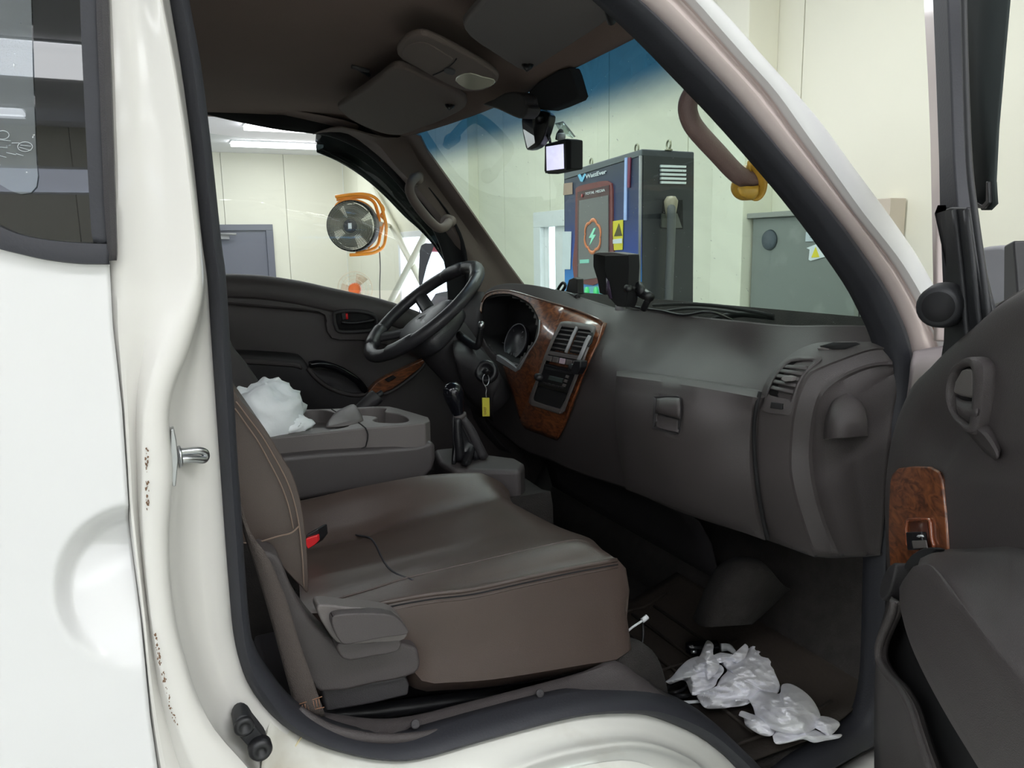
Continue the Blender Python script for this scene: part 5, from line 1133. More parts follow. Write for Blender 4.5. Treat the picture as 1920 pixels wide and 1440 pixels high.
surf('scuff_plate', [PP([(630,1378),(700,1392),(775,1390),(880,1361),(1005,1327),(1093,1308),(1200,1302),(1268,1316)], y=.912), PP([(600,1350),(690,1368),(770,1366),(880,1338),(1005,1305),(1093,1285),(1180,1272),(1230,1290)], y=.935), PP([(610,1340),(700,1350),(770,1345),(880,1318),(1005,1286),(1093,1262),(1150,1240),(1190,1262)], y=.96), [V((p.x, .975, p.z-.04)) for p in PP([(610,1340),(700,1350),(770,1345),(880,1318),(1005,1286),(1093,1262),(1150,1240),(1190,1262)], y=.975)]], TRIM, cab, n=(3, 3), thick=.004, label='grey plastic scuff plate')
tube('seal_lip', [P(561,1328,y=.915), P(580,1345,y=.91), P(620,1368,y=.908), P(680,1382,y=.906), P(740,1385,y=.909), P(800,1378,y=.914), P(880,1356,y=.922)], [.004, .006, .007, .007, .007, .006, .003], TRIM, cab, n=3)
for px, py in ((779,1358),(1013,1300)):
    lathe('scuff_screw', P(px, py, y=.925), V((.0, -.9, .45)), [(0, .0002), (.005, .0004), (.0062, .0002), (.0064, -.002)], TRIMD, cab, sides=14)
tube('carpet_hump', [P(1130,1262,y=.985), P(1160,1245,y=.985), P(1190,1250,y=.98), P(1215,1290,y=.97), P(1235,1330,y=.96)], [.025, .040, .040, .032, .020], CARPET, cab, n=4, sides=14)
for x in (1.30,): pass
# tissues
from mathutils import noise as NS
def tissue(name, lab, outline, z, amp, seed, hgt, res=44):
    """crumpled sheet over the mat: pixel outline mapped to the floor, folded with ridged noise"""
    O = [V((a, b, 0)) for a, b in outline]; cx = sum(p.x for p in O)/len(O); cy = sum(p.y for p in O)/len(O)
    base = P(cx, cy, z=z); t = thing(name, lab, 'tissue', base)
    ring = resamp(cat(O+[O[0]], 3), res*2+1)[:-1]; n_ = len(ring); vs = []; fs = []; NR = 22
    for j in range(NR+1):
        k = j/NR
        for i, p in enumerate(ring):
            q = V((cx, cy, 0)).lerp(p, k); w_ = P(q.x, q.y, z=z)
            a = NS.noise(V((w_.x*16+seed, w_.y*16, 0))); b = abs(NS.noise(V((w_.x*34, w_.y*34+seed, 1)))); c = abs(NS.noise(V((w_.x*70, w_.y*70+seed, 2))))
            h = (1-k**2.2)*hgt*(.65+.8*a)+amp*(b*1.3+c*.7+.35*abs(NS.noise(V((w_.x*120, w_.y*120+seed, 3)))))*(1-.3*k)+.006
            if j == NR: h = .004
            # keep the screen outline: lift along the viewing ray
            r_ = (w_-CAM).normalized(); s_ = h/abs(r_.z); vs.append(w_-r_*s_)
    for j in range(NR):
        for i in range(n_): fs.append((j*n_+i, j*n_+(i+1) % n_, (j+1)*n_+(i+1) % n_, (j+1)*n_+i))
    return t, link('sheet', vs, fs, TISS, t, thick=.0015, label=None)
def c8(l): return [(1080+a/3.097, 1020+b/3.097) for a, b in l]
T1 = c8([(520,800),(560,770),(600,720),(650,675),(710,650),(740,600),(765,560),(795,585),(790,630),(830,640),(900,640),(940,655),(980,620),(985,585),(1000,600),(1040,582),(1090,630),(1135,680),(1150,740),(1185,830),(1150,870),(1080,860),(1000,930),(900,950),(820,955),(750,950),(715,900),(680,880),(650,830),(660,800),(640,770),(590,790),(550,812)])
T2 = c8([(1000,900),(1060,850),(1130,860),(1185,870),(1200,820),(1240,812),(1300,840),(1360,890),(1400,950),(1420,1000),(1480,1010),(1530,1040),(1510,1080),(1470,1110),(1540,1105),(1530,1125),(1450,1140),(1380,1150),(1320,1130),(1240,1150),(1160,1160),(1140,1110),(1090,1110),(1040,1090),(985,1050),(975,1010),(945,995),(960,970),(1010,985),(1060,1000),(1040,960)])
TISS.node_tree.nodes['Principled BSDF'].inputs['Subsurface Weight'].default_value = .35
TISS.node_tree.nodes['Principled BSDF'].inputs['Subsurface Radius'].default_value = (.02, .02, .022)
def sheet(t, outline, z0, dome, seed, amp=.010, nm='folded_sheet', fr=22):
    O = [V((a, b, 0)) for a, b in c8(outline)]; cx = sum(p.x for p in O)/len(O); cy = sum(p.y for p in O)/len(O)
    ring = resamp(cat(O+[O[0]], 3), 121)[:-1]; n_ = len(ring); vs = []; fs = []; NR = 30
    for j in range(NR+1):
        k = j/NR
        for p in ring:
            q = V((cx, cy, 0)).lerp(p, k); w_ = P(q.x, q.y, z=FZ+.012)
            a_ = NS.noise(V((w_.x*fr*.5+seed, w_.y*fr*.5, 0)))
            r1 = 1-abs(NS.noise(V((w_.x*fr+seed, w_.y*fr*1.6, 1))))*2; r2 = 1-abs(NS.noise(V((w_.x*fr*2.4, w_.y*fr*2.4+seed, 2))))*2; r3 = NS.noise(V((w_.x*fr*6, w_.y*fr*6+seed, 4)))
            h = z0+dome*(1-k**2)*(1+.5*a_)+amp*(r1*1.0+r2*.45+r3*.16)*(1-.35*k)+amp*.6
            r_ = (w_-CAM).normalized(); h = max(h, .003); vs.append(w_-r_*(h/abs(r_.z)))
    for j in range(NR):
        for i in range(n_): fs.append((j*n_+i, j*n_+(i+1) % n_, (j+1)*n_+(i+1) % n_, (j+1)*n_+i))
    return link(nm, vs, fs, TISS, t, thick=.0012)
t = thing('crumpled_tissue', 'crumpled white tissue on the floor mat, upper one nearer the seat', 'tissue', P(1340, 1265, z=FZ+.01))
sheet(t, [(700,885),(720,870),(800,850),(840,780),(880,735),(850,700),(830,660),(860,640),(940,655),(985,600),(1000,605),(1040,582),(1090,630),(1135,680),(1150,740),(1185,830),(1150,880),(1080,860),(1000,930),(900,948),(820,955),(745,950)], .004, .030, 2.3, .011)
sheet(t, [(520,800),(560,770),(600,720),(650,675),(700,655),(720,660),(760,720),(830,700),(860,735),(820,790),(800,830),(690,880),(660,850),(640,800),(600,790),(550,812)], .012, .018, 5.1, .009)
sheet(t, [(690,680),(720,650),(745,590),(765,560),(797,585),(795,640),(830,690),(820,740),(790,770),(765,785),(740,740),(700,745),(680,720)], .026, .020, 9.4, .012)
sheet(t, [(790,650),(840,632),(900,642),(960,650),(985,620),(975,590),(985,582),(1000,610),(960,690),(900,680),(840,690),(800,680)], .026, .012, 1.7, .008)
t = thing('crumpled_tissue', 'bunched white tissue on the floor mat, lower one near the door opening', 'tissue', P(1480, 1335, z=FZ+.01))
sheet(t, [(945,995),(960,970),(1010,985),(1060,1000),(1120,1010),(1160,1060),(1140,1110),(1090,1112),(1040,1090),(985,1050),(975,1010)], .004, .016, 3.3, .009)
sheet(t, [(1140,1110),(1200,1050),(1330,1060),(1470,1110),(1540,1105),(1530,1125),(1450,1140),(1380,1152),(1320,1132),(1240,1150),(1160,1160)], .004, .014, 6.6, .008)
sheet(t, [(1380,1010),(1420,1000),(1480,1010),(1530,1040),(1515,1075),(1470,1112),(1420,1085),(1380,1060)], .010, .014, 4.9, .007)
sheet(t, [(1000,900),(1060,850),(1130,860),(1185,870),(1195,820),(1240,812),(1300,840),(1360,890),(1400,950),(1420,1010),(1400,1060),(1340,1100),(1270,1110),(1180,1090),(1110,1060),(1050,1010),(1030,950)], .008, .055, 8.1, .012)
ch = thing('car_charger', 'black and silver car charger plug lying beside the upper tissue', 'charger', P(1310, 1216, z=FZ+.03))
tube('plug_body', [P(1286,1214,z=FZ+.03), P(1300,1214,z=FZ+.03), P(1345,1212,z=FZ+.03)], [.010, .014, .014], GLOSSB, ch, n=2, sides=12)
tube('contact', [P(1296,1222,z=FZ+.044), P(1306,1222,z=FZ+.044)], .004, CHR, ch, n=1)
tube('white_plug', [P(1352,1214,z=FZ+.03), P(1366,1214,z=FZ+.03), P(1376,1222,z=FZ+.03)], [.009, .008, .005], WHITE, ch, n=3)
cb = thing('cable_bundle', 'tangled thin black cable lying on the mat left of the tissues', 'cable', P(1260, 1290, z=FZ+.02))
tube('coil', [P(a, b, z=FZ+.02+.01*(i % 2)) for i, (a, b) in enumerate([(1225,1284),(1245,1292),(1262,1282),(1275,1270),(1286,1268),(1291,1277),(1284,1290),(1268,1298),(1250,1300),(1236,1294),(1255,1304),(1280,1304),(1298,1304)])], .0032, BLK, cb, n=4, sides=8)
tube('coil', [P(a, b, z=FZ+.016) for a, b in [(1232,1290),(1250,1306),(1275,1308),(1300,1300),(1310,1290)]], .0032, BLK, cb, n=4, sides=8)
tube('white_lead', [P(a, b, z=FZ+.016) for a, b in [(1260,1318),(1285,1317),(1312,1315)]], .0032, WHITE, cb, n=3, sides=8)
wc = thing('hanging_cable', 'thin black lead with a white connector beside the front of the passenger seat', 'cable', P(1200, 1200, y=1.0))
tube('lead', [P(1205,1165,y=1.06), P(1206,1190,y=1.05), P(1203,1212,y=1.04), P(1196,1232,y=1.02), P(1185,1236,y=1.0), P(1165,1228,y=.995), P(1148,1230,y=.99)], .0022, BLK, wc, n=4, sides=8)
tube('white_wire', [P(1172,1204,y=1.05), P(1169,1190,y=1.05), P(1186,1176,y=1.05), P(1204,1164,y=1.05)], .0020, WHITE, wc, n=1, sides=8)
tube('connector', [P(1204,1164,y=1.05), P(1214,1156,y=1.05)], .0045, WHITE, wc, n=1, sides=8)
# ================================================================== SECTION: PASSENGER DOOR (open)
DA = math.radians(58); dD = V((-math.cos(DA), -math.sin(DA), 0)); dN = V((-math.sin(DA), math.cos(DA), 0)); dc = dN.dot(V((1.06, .87, 0)))
def DN(px, py, o=0): return on(px, py, (dN, dc+o))
def DNL(l, o=0): return [DN(a, b, o) for a, b in l]
pd = thing('passenger_door', 'open near side door with grey trim panel, armrest and map pocket at the right edge', 'door', DN(1800, 1440, -.05)+V((0, 0, -.2)))
edge = [(1990,497),(1950,520),(1920,545),(1871,577),(1824,619),(1779,657),(1745,692),(1715,722),(1695,760),(1680,800),(1669,850),(1663,900),(1661,944),(1662,1000),(1664,1048),(1668,1110),(1655,1180),(1643,1256),(1641,1340),(1641,1440),(1643,1560)]
inn2 = [(2060,640),(2030,680),(2000,700),(1960,720),(1920,760),(1880,800),(1850,830),(1830,850),(1815,870),(1800,890),(1795,910),(1790,940),(1790,960),(1790,990),(1790,1020),(1785,1090),(1780,1180),(1770,1256),(1765,1340),(1765,1440),(1765,1560)]
far2 = [(2160,760)]*1
e0 = DNL(edge, -.035); e1 = DNL(edge, -.004)
def lerp2(A, B, t): return [(a[0]*(1-t)+b[0]*t, a[1]*(1-t)+b[1]*t) for a, b in zip(A, B)]
def doff(x, y):
    o = 0
    # shallow dished area under the handle
    d = math.hypot((x-1775)/75, (y-830)/80); o -= .012*max(0, 1-d)
    return o
rows = [e0, e1]
for t, o in ((.06, .004), (.2, .006), (.45, .004), (.75, .006), (1.0, .008)):
    q = lerp2(edge, inn2, t); rows.append([DN(a, b, o+doff(a, b)) for a, b in q])
rows.append([DN(2200, b, .01) for a, b in inn2])
surf('door_trim', rows, TRIM, pd, n=(3, 3), thick=.002, label='grey moulded door trim panel')
# inner and outer sheet behind the trim
prism('door_shell', DNL([(1740,800),(1790,720),(1870,640),(1960,565),(2100,490),(2300,490),(2300,1800),(1720,1800),(1720,1100),(1725,900)], -.10), dN*.055, TRIMD, pd, bevel=.006)
prism('outer_skin', DNL([(1760,800),(1800,720),(1880,640),(1970,565),(2110,490),(2300,490),(2300,1800),(1745,1800),(1745,1100),(1750,900)], -.122), dN*.02, PAINT, pd, bevel=.004, label='white outer door skin')
# wood bezel with window switch
wd = [(1676,905),(1680,888),(1692,877),(1720,874),(1752,875),(1768,884),(1774,900),(1780,960),(1785,1023),(1785,1060),(1745,1060),(1715,1062),(1700,1082),(1688,1080),(1676,1060),(1673,1007),(1674,950)]
prism('wood_panel', cat(DNL(wd, .006), 1, True), dN*.006, WOOD, pd, bevel=.004, label='burl wood switch panel')
sf = [(1700,980),(1708,974),(1738,974),(1745,980),(1747,1010),(1750,1030),(1706,1030),(1701,1005)]
tube('switch_frame', DNL(sf[:6]+sf[6:], .014), .0026, mat('wood_gloss', (150, 84, 56), .15, coat=1), pd, closed=True, n=2, sides=8)
prism('switch_well', DNL([(1706,980),(1740,980),(1743,1026),(1709,1026)], .0125), dN*.001, mat('well_brown', (84, 46, 34), .3), pd, bevel=0)
wsw = prism('window_switch', DNL([(1709,998),(1738,997),(1742,1030),(1712,1032)], .014), dN*.008, BLK, pd, bevel=.002, label='black window rocker switch')
prism('rocker_face', DNL([(1712,1014),(1738,1013),(1741,1028),(1715,1029)], .0225), dN*.002, TRIML, wsw, bevel=.001)
prism('switch_icon', DNL([(1719,1006),(1722,1003),(1731,1003),(1733,1007),(1728,1006),(1724,1008)], .0226), dN*.0006, WHITE, wsw, bevel=0)
# armrest
bk_ = [(1728,1046),(1760,1032),(1820,1029),(1883,1023),(1905,1024),(1960,1030),(2080,1040)]
rg = [(1722,1062),(1748,1068),(1808,1148),(1871,1236),(1920,1298),(1990,1400),(2100,1540)]
md = [(1712,1066),(1720,1090),(1775,1170),(1840,1260),(1890,1340),(1950,1440),(2040,1580)]
bt_ = [(1692,1110),(1695,1160),(1718,1228),(1767,1323),(1838,1440),(1900,1540),(1980,1660)]
surf('armrest', [DNL(bk_, .006), [DN(a[0]*.6+b[0]*.4, a[1]*.6+b[1]*.4, .06) for a, b in zip(bk_, rg)], [DN(a[0]*.15+b[0]*.85, a[1]*.15+b[1]*.85, .088) for a, b in zip(bk_, rg)], DNL(rg, .093), DNL(md, .092), DNL(bt_, .075), [p+V((.0, 0, .0))-dN*.06+V((0, 0, .01)) for p in DNL(bt_, .075)]], TRIM, pd, n=(4, 4), thick=.003, label='broad grey armrest')
prism('armrest_end', cat(DNL([(1708,1062),(1722,1058),(1716,1090),(1704,1120),(1694,1128),(1688,1110),(1694,1085)], .012), 2, True), dN*.03, TRIMD, pd, bevel=.006)
prism('switch_recess', cat(DNL([(1712,1062),(1725,1042),(1750,1028),(1775,1030),(1752,1050),(1728,1064),(1716,1070)], .02), 2, True), dN*.012, BLKM, pd, bevel=.003)
# map pocket
lip = [(1677,1127),(1672,1150),(1655,1190),(1648,1215),(1650,1240),(1667,1269),(1685,1288),(1700,1311),(1712,1336),(1722,1370),(1735,1410),(1748,1450),(1765,1540)]
lo_ = [(1668,1110),(1660,1150),(1648,1190),(1643,1225),(1643,1260),(1642,1300),(1642,1330),(1641,1360),(1641,1390),(1641,1420),(1641,1440),(1643,1480),(1650,1560)]
surf('map_pocket', [DNL(lo_, .0), [DN(a[0]*.5+b[0]*.5, a[1]*.5+b[1]*.5, .035) for a, b in zip(lo_, lip)], DNL(lip, .05), [p-dN*.012 for p in DNL(lip, .05)]], TRIM, pd, n=(3, 3), thick=.003, label='rigid map pocket')
tube('pocket_lip', DNL(lip, .050), (.006, .006), TRIM, pd, n=4)
prism('pocket_shade', DNL([(1672,1140),(1700,1150),(1800,1300),(2000,1600),(1700,1600),(1660,1300)], .009), dN*.002, BLKM, pd, bevel=0)  # flat black sheet: the shade inside the pocket put in as colour
# inner door handle: surround ring, recess, flap
hr = [(1790,716),(1795,695),(1808,679),(1828,670),(1845,674),(1854,690),(1855,720),(1852,760),(1846,798),(1838,814),(1822,808),(1804,788),(1792,764),(1787,742)]
ho = resamp(cat(DNL(hr, .012)+[DN(*hr[0], .012)], 3), 49)[:-1]
hi_ = [(1794,718),(1800,702),(1810,690),(1824,686),(1834,690),(1836,705),(1836,730),(1835,755),(1832,785),(1828,796),(1815,788),(1803,776),(1795,760),(1792,740)]
hi_ = resamp(cat(DNL(hi_, .012)+[DN(*hi_[0], .012)], 3), 49)[:-1]
hnd = surf('handle_surround', [[p-dN*.012 for p in ho], [p+dN*.006 for p in ho], [p.lerp(q, .5)+dN*.010 for p, q in zip(ho, hi_)], [p+dN*.006 for p in hi_], [p-dN*.006 for p in hi_]], TRIM, pd, n=(2, 1), thick=.001, cv=True)
prism('handle_recess', cat(DNL([(1794,718),(1800,702),(1810,690),(1824,686),(1834,690),(1836,730),(1834,760),(1796,760),(1792,740)], .0085), 1, True), dN*.001, TRIMD, pd, bevel=0)
prism('inner_handle', cat(DNL([(1812,694),(1820,691),(1832,693),(1834,744),(1826,746),(1808,742),(1796,736),(1800,715)], .014), 1, True), dN*.006, TRIML, pd, bevel=.003, label='inner door handle lever')
surf('handle_cup', [DNL([(1792,742),(1803,750),(1818,753),(1835,752)], .016), DNL([(1795,765),(1806,772),(1820,776),(1833,776)], .022), DNL([(1800,780),(1808,788),(1818,795),(1829,797)], .012)], TRIM, pd, n=(3, 3), thick=.002)
surf('trim_swell', [DNL([(1806,798),(1822,818),(1845,845),(1868,862)], .008), DNL([(1822,800),(1842,812),(1860,835),(1872,858)], .018), DNL([(1845,790),(1856,800),(1868,820),(1876,840)], .008)], TRIM, pd, n=(3, 3), thick=.002)
# window frame of the open door
def DF(l, o=-.03): return DNL(l, o)
def bar(name, A, B, o, th, m, label=None, bev=.003):
    return prism(name, DNL(A, o)+DNL(B[::-1], o), dN*th, m, pd, bevel=bev, label=label)
bar('frame_outer', [(1754,-60),(1757,0),(1765,140),(1770,260),(1773,400),(1775,500),(1777,640)], [(1778,-60),(1780,0),(1786,140),(1790,300),(1791,385),(1784,392),(1784,640)], -.055, .02, PAINTP, 'pinkish white outer edge of the door frame')
bar('frame_channel', [(1774,-60),(1776,0),(1782,140),(1788,300),(1790,400),(1795,520),(1800,640)], [(1802,-60),(1806,0),(1812,140),(1818,300),(1826,400),(1850,500),(1872,590)], -.04, .02, SEAL)
bar('frame_lower', [(1773,396),(1776,388),(1790,388),(1790,500),(1786,640),(1776,700)], [(1800,388),(1812,388),(1830,388),(1846,480),(1862,560),(1880,640)], -.026, .012, RUB)
for k, q in enumerate(([(1806,-60),(1810,120),(1817,300),(1828,400),(1842,500),(1858,620)], [(1790,395),(1800,480),(1808,560),(1816,660)], [(1812,395),(1822,480),(1832,560),(1842,640)])):
    tube('frame_rib', DNL(q, -.012), (.004, .004), RUB, pd, n=3, sides=8)
prism('rain_visor', cat(DNL([(1810,-60),(1812,100),(1817,260),(1826,360),(1846,394),(1860,394),(1872,382),(1869,340),(1874,240),(1886,100),(1895,0),(1900,-60)], -.075), 1, False), dN*.004, mat('smoked_visor', (56, 61, 61), .8, spec=.1), pd, bevel=0, label='smoked window visor')
prism('rain_visor_edge', DNL([(1836,372),(1850,390),(1862,391),(1872,380),(1870,340),(1866,340),(1866,376),(1858,384)], -.078), dN*.012, BLK, pd, bevel=.001)
# hinge cover, speaker-like round stop and bellows between body and door
lathe('round_stop', DN(1764, 574, .01), (-dN*.0+V((-.75, -.35, 0))).normalized(), [(0, .016), (.022, .016), (.027, .010), (.030, -.02), (.028, -.06)], RUB, pd, sides=24, label='round black rubber stop')
lathe('stop_face', DN(1764, 574, .01), (V((-.75, -.35, 0))).normalized(), [(0, .0175), (.019, .017), (.020, .014)], BLKM, pd, sides=24)
bw = thing('wiring_boot', 'grey rubber wiring boot between the near pillar and the open door', 'boot', P(1735, 680, y=.87))
surf('boot_sleeve', [PP([(1712,660),(1735,655),(1765,650),(1790,645)], y=.865), PP([(1709,680),(1735,676),(1765,672),(1790,665)], y=.850), PP([(1706,715),(1720,708),(1745,700),(1780,690)], y=.855), PP([(1700,760),(1712,745),(1740,730),(1780,720)], y=.88)], mat('grey_rubber', (128, 120, 122), .6), bw, n=(4, 4), thick=.004)
xm = thing('wing_mirror', 'grey back of the near side mirror behind the open door window', 'mirror', DN(1900, 520, -.30))
mq = [(1858,586),(1862,545),(1868,510),(1880,480),(1900,465),(1925,460),(1960,462),(1990,500),(2000,600),(1930,620)]
prism('mirror_housing', cat(DNL(mq, -.30), 3, True), dN*.06, mat('mirror_grey', (128, 128, 134), .45), xm, bevel=.02, bseg=4)
tube('arm', [DN(1862,580,-.24), DN(1885,572,-.22), DN(1925,560,-.20)], .008, BLK, xm, n=3)
bar2 = prism('mirror_bracket', DNL([(1906,460),(1925,450),(1940,620),(1905,600)], -.22), dN*.02, BLK, xm, bevel=.004)
# ================================================================== SECTION: CHARGER, CABINET, FANS
cg = None
A = P(1203, 279, s=2.8); zt_ = A.z
B = P(1055, 325, z=zt_) if False else P(1057, 323, s=3.62); B.z = zt_
Bx = P(1057, 323, z=zt_)
B = Bx if Bx.x > 0 and 3.0 < (Bx-CAM).dot(FW) < 4.4 else B
C = P(1302, 288, s=2.92); C.z = zt_
e1_ = (B-A); e1_.z = 0; e2_ = (C-A); e2_.z = 0
e2_ = e2_.normalized()*max(.20, e2_.length)
cg = thing('ev_charger', 'tall navy charging cabinet with a screen and a holstered plug, seen through the windshield', 'charger', V((A.x, A.y, 0)))
top4 = [A, B, B+e2_, A+e2_]
fn = e1_.cross(V((0, 0, 1))).normalized(); fn = fn if fn.dot(CAM-A) > 0 else -fn
sn2 = e2_.cross(V((0, 0, 1))).normalized(); sn2 = sn2 if sn2.dot(CAM-A) > 0 else -sn2
deep = e2_.normalized()
prism('cabinet', [V((p.x, p.y, .02)) for p in top4], V((0, 0, zt_-.02)), mat('charger_body', (66, 70, 78), .45), cg, bevel=.006)
FP = lambda o: (fn, fn.dot(A)+o); SP = lambda o: (sn2, sn2.dot(A)+o)
def fq(nm, l, m, o=.004, th=.003, par=cg, label=None, bev=.0): return prism(nm, ON(l, FP(o)), -fn*th, m, par, bevel=bev, label=label, smooth=bev > 0)
def sq_(nm, l, m, o=.004, th=.003, par=cg, label=None, bev=.0): return prism(nm, ON(l, SP(o)), -sn2*th, m, par, bevel=bev, label=label, smooth=bev > 0)
def gradm():
    m = bpy.data.materials.new('blue_gradient_wrap'); m.use_nodes = True; nt = m.node_tree; b = nt.nodes['Principled BSDF']
    g = nt.nodes.new('ShaderNodeTexCoord'); s_ = nt.nodes.new('ShaderNodeSeparateXYZ'); r_ = nt.nodes.new('ShaderNodeMapRange'); c = nt.nodes.new('ShaderNodeValToRGB')
    nt.links.new(g.outputs['Object'], s_.inputs[0]); nt.links.new(s_.outputs[2], r_.inputs[0]); r_.inputs[1].default_value = 1.40; r_.inputs[2].default_value = 1.95
    nt.links.new(r_.outputs[0], c.inputs[0]); e = c.color_ramp.elements; e[0].position = 0; e[0].color = (*lin((130, 196, 240)), 1); e[1].position = 1; e[1].color = (*lin((54, 62, 82)), 1)
    for p_, cc_ in ((.18, (50, 140, 220)), (.42, (34, 70, 160)), (.65, (46, 62, 112))): q = e.new(p_); q.color = (*lin(cc_), 1)
    nt.links.new(c.outputs[0], b.inputs['Base Color']); b.inputs['Roughness'].default_value = .35; return m
GR = gradm()
fq('front_wrap', [(1059,338),(1202,293),(1202,600),(1059,600)], GR, .004, .003, label='front vinyl shading from navy to bright blue')
fq('front_cap', [(1058,326),(1203,281),(1203,291),(1058,336)], mat('cap_grey', (92, 98, 104), .4), .006, .004, label='grey top strip')
tube('edge_rail', [on(1201,292,FP(.006)), on(1199,560,FP(.006))], .006, SILV, cg, n=1, sides=6)
scr = fq('screen_frame', sm2([(1079,366),(1080,353),(1092,347),(1115,342),(1134,339),(1143,342),(1148,356),(1148,440),(1146,520),(1077,530),(1078,450)], 2, True), mat('maroon_frame', (122, 60, 62), .35), .010, .006, label='maroon framed display')
fq('screen', [(1083,360),(1142,347),(1142,515),(1082,524)], mat('screen_dark', (84, 56, 64), .2), .012, .002, scr)
fq('screen_image', [(1086,376),(1140,366),(1140,518),(1084,526)], mat('screen_grey', (104, 104, 106), .2, emit=(104, 104, 106), es=.35), .0135, .002, scr, label='grey screen image')
# emblem: orange swirl ring and green bolt
parts = []
cxx, cyy = 1111, 443
for k in range(6):
    a0_ = k*math.pi/3
    pts = [on(cxx+(13.5+2.2*math.sin(math.pi*t))*math.cos(a0_+t*1.25), cyy+(26+5*math.sin(math.pi*t))*math.sin(a0_+t*1.25), FP(.016)) for t in [q/6 for q in range(7)]]
    parts.append(tubeg(pts, [(.002, .004+.005*math.sin(math.pi*q/6)) for q in range(7)], 6, flat=fn))
multi('emblem_ring', parts, mat('emblem_orange', (206, 122, 78), .4, emit=(206, 122, 78), es=.25), scr, label='orange swirl ring emblem')
fq('bolt_emblem', [(1113,428),(1104,446),(1109,446),(1105,460),(1117,440),(1111,440),(1117,427)], mat('bolt_green', (150, 226, 196), .4, emit=(150, 226, 196), es=.4), .016, .002, scr, label='pale green lightning bolt')
fq('status_bar', [(1087,487),(1104,486),(1104,493),(1087,494)], mat('status_green', (130, 196, 180), .4, emit=(130, 196, 180), es=.4), .016, .002, scr)
WT = mat('white_print', (228, 236, 240), .5)
ex = (on(1136,321,FP(.008))-on(1100,332,FP(.008))); eh = V((0, 0, 1))
L0 = on(1098,335,FP(.008)); wlen = (on(1137,321.5,FP(.008))-L0).length
text('lettering', 'WattEver', L0, V((ex.x, ex.y, 0)), eh, .017, WT, cg, bold=True, width=wlen)
fq('logo_mark', [(1083,328),(1087,326),(1091,333),(1096,325),(1098,327),(1092,341),(1088,340)], mat('logo_blue', (120, 200, 236), .4), .008, .002, label='blue and white tick logo')
L1 = on(1097,366,FP(.0155)); text('lettering', 'TOTAL MEDIA', L1, V((ex.x, ex.y, 0)), eh, .011, WT, scr, width=(on(1134,358,FP(.0155))-L1).length)
lathe('red_dot', on(1091,367,FP(.0155)), fn, [(0, .001), (.008, .001), (.008, -.001)], mat('dot_red', (170, 70, 70), .4), scr, sides=14)
ym_ = mat('warning_yellow', (236, 222, 60), .5)
ws2 = fq('warning_label', [(1147,415),(1168,412),(1167,468),(1145,470)], ym_, .008, .002, label='yellow warning label with triangle')
fq('triangle', [(1160,419),(1151,443),(1166,442)], mat('triangle_black', (90, 84, 40), .5), .010, .002, ws2)
fq('white_field', [(1149,449),(1166,447),(1166,456),(1148,457)], WT, .010, .002, ws2)
fq('notice', [(1055,434),(1071,434),(1069,505),(1054,505)], WT, .008, .002, label='white notice sheet')
fq('notice', [(1057,344),(1073,342),(1073,364),(1056,366)], mat('tan_print', (176, 150, 132), .5), .008, .002, label='small tan printed picture')
bar_l = fq('light_bar', [(1171,296),(1175,295),(1174,413),(1169,413)], mat('light_strip', (160, 180, 225), .3, emit=(150, 180, 240), es=.35), .010, .004, label='pale blue light bar')
fq('light_bar', [(1177,296),(1182,295),(1180,352),(1176,352)], mat('red_strip', (130, 50, 84), .3), .010, .004, label='dark red light bar')
low = fq('lower_panel', [(1083,540),(1150,532),(1148,590),(1083,590)], mat('cyan_panel', (120, 186, 204), .4), .010, .004, label='pale cyan socket panel')
for px in (1100, 1117): lathe('green_button', on(px, 548, FP(.014)), fn, [(0, .004), (.022, .003), (.024, -.004)], mat('button_green', (60, 200, 120), .4, emit=(60, 220, 120), es=.3), low, sides=18)
sq_('side_skin', [(1206,291),(1301,297),(1299,600),(1204,600)], mat('side_dark', (40, 44, 50), .4), .003, .002, label='dark side panel')
for k in range(5):
    y = 309+k*7.6
    sq_('louvre', [(1240,y),(1287,y+1.6),(1286.6,y+5.6),(1239.6,y+4.6)], WT, .012, .008, label='white louvre slat' if False else None)
hl_ = sq_('plug_holster', [(1244,374),(1280,375),(1281,430),(1240,428)], BLKM, .006, .004, label='dark recessed plug holster')
sq_('holster_wing', [(1242,400),(1256,402),(1254,427),(1241,426)], mat('holster_grey', (90, 92, 88), .5), .014, .008, hl_)
sq_('holster_wing', [(1262,402),(1270,400),(1279,427),(1262,428)], MAT['holster_grey'], .014, .008, hl_)
tube('charge_cable', [on(1258,384,SP(.05)), on(1259,400,SP(.06)), on(1258,450,SP(.05)), on(1255,520,SP(.05)), on(1252,600,SP(.05))], .016, mat('cable_grey', (92, 94, 96), .5), cg, n=3)
lathe('plug_head', on(1258,382,SP(.045)), V((0, 0, 1)), [(.016, -.05), (.024, -.01), (.026, .01), (.016, .026), (0, .028)], mat('plug_tan', (150, 142, 122), .4), cg, sides=16)
for px, py, q in ((1106,297,.25),(1179,275,.8),(1253,278,1.2)):
    c = (A+(B-A)*.72 if px < 1150 else (A+(B-A)*.16 if px < 1200 else A+e2_*.5)); c = V((c.x, c.y, zt_))+deep*.05*(px < 1200)
    tube('lifting_eye', [c+V((0, 0, .020))+(e1_.normalized()*math.cos(t)+V((0, 0, 1))*math.sin(t))*.016 for t in [k*math.pi/8 for k in range(16)]], .0038, mat('eye_steel', (150, 150, 130), .4, metal=.6) if 'eye_steel' not in MAT else MAT['eye_steel'], cg, closed=True, n=1, sides=8)
    lathe('eye_collar', c, V((0, 0, 1)), [(0, .006), (.014, .004), (.016, -.001)], MAT['eye_steel'], cg, sides=12)
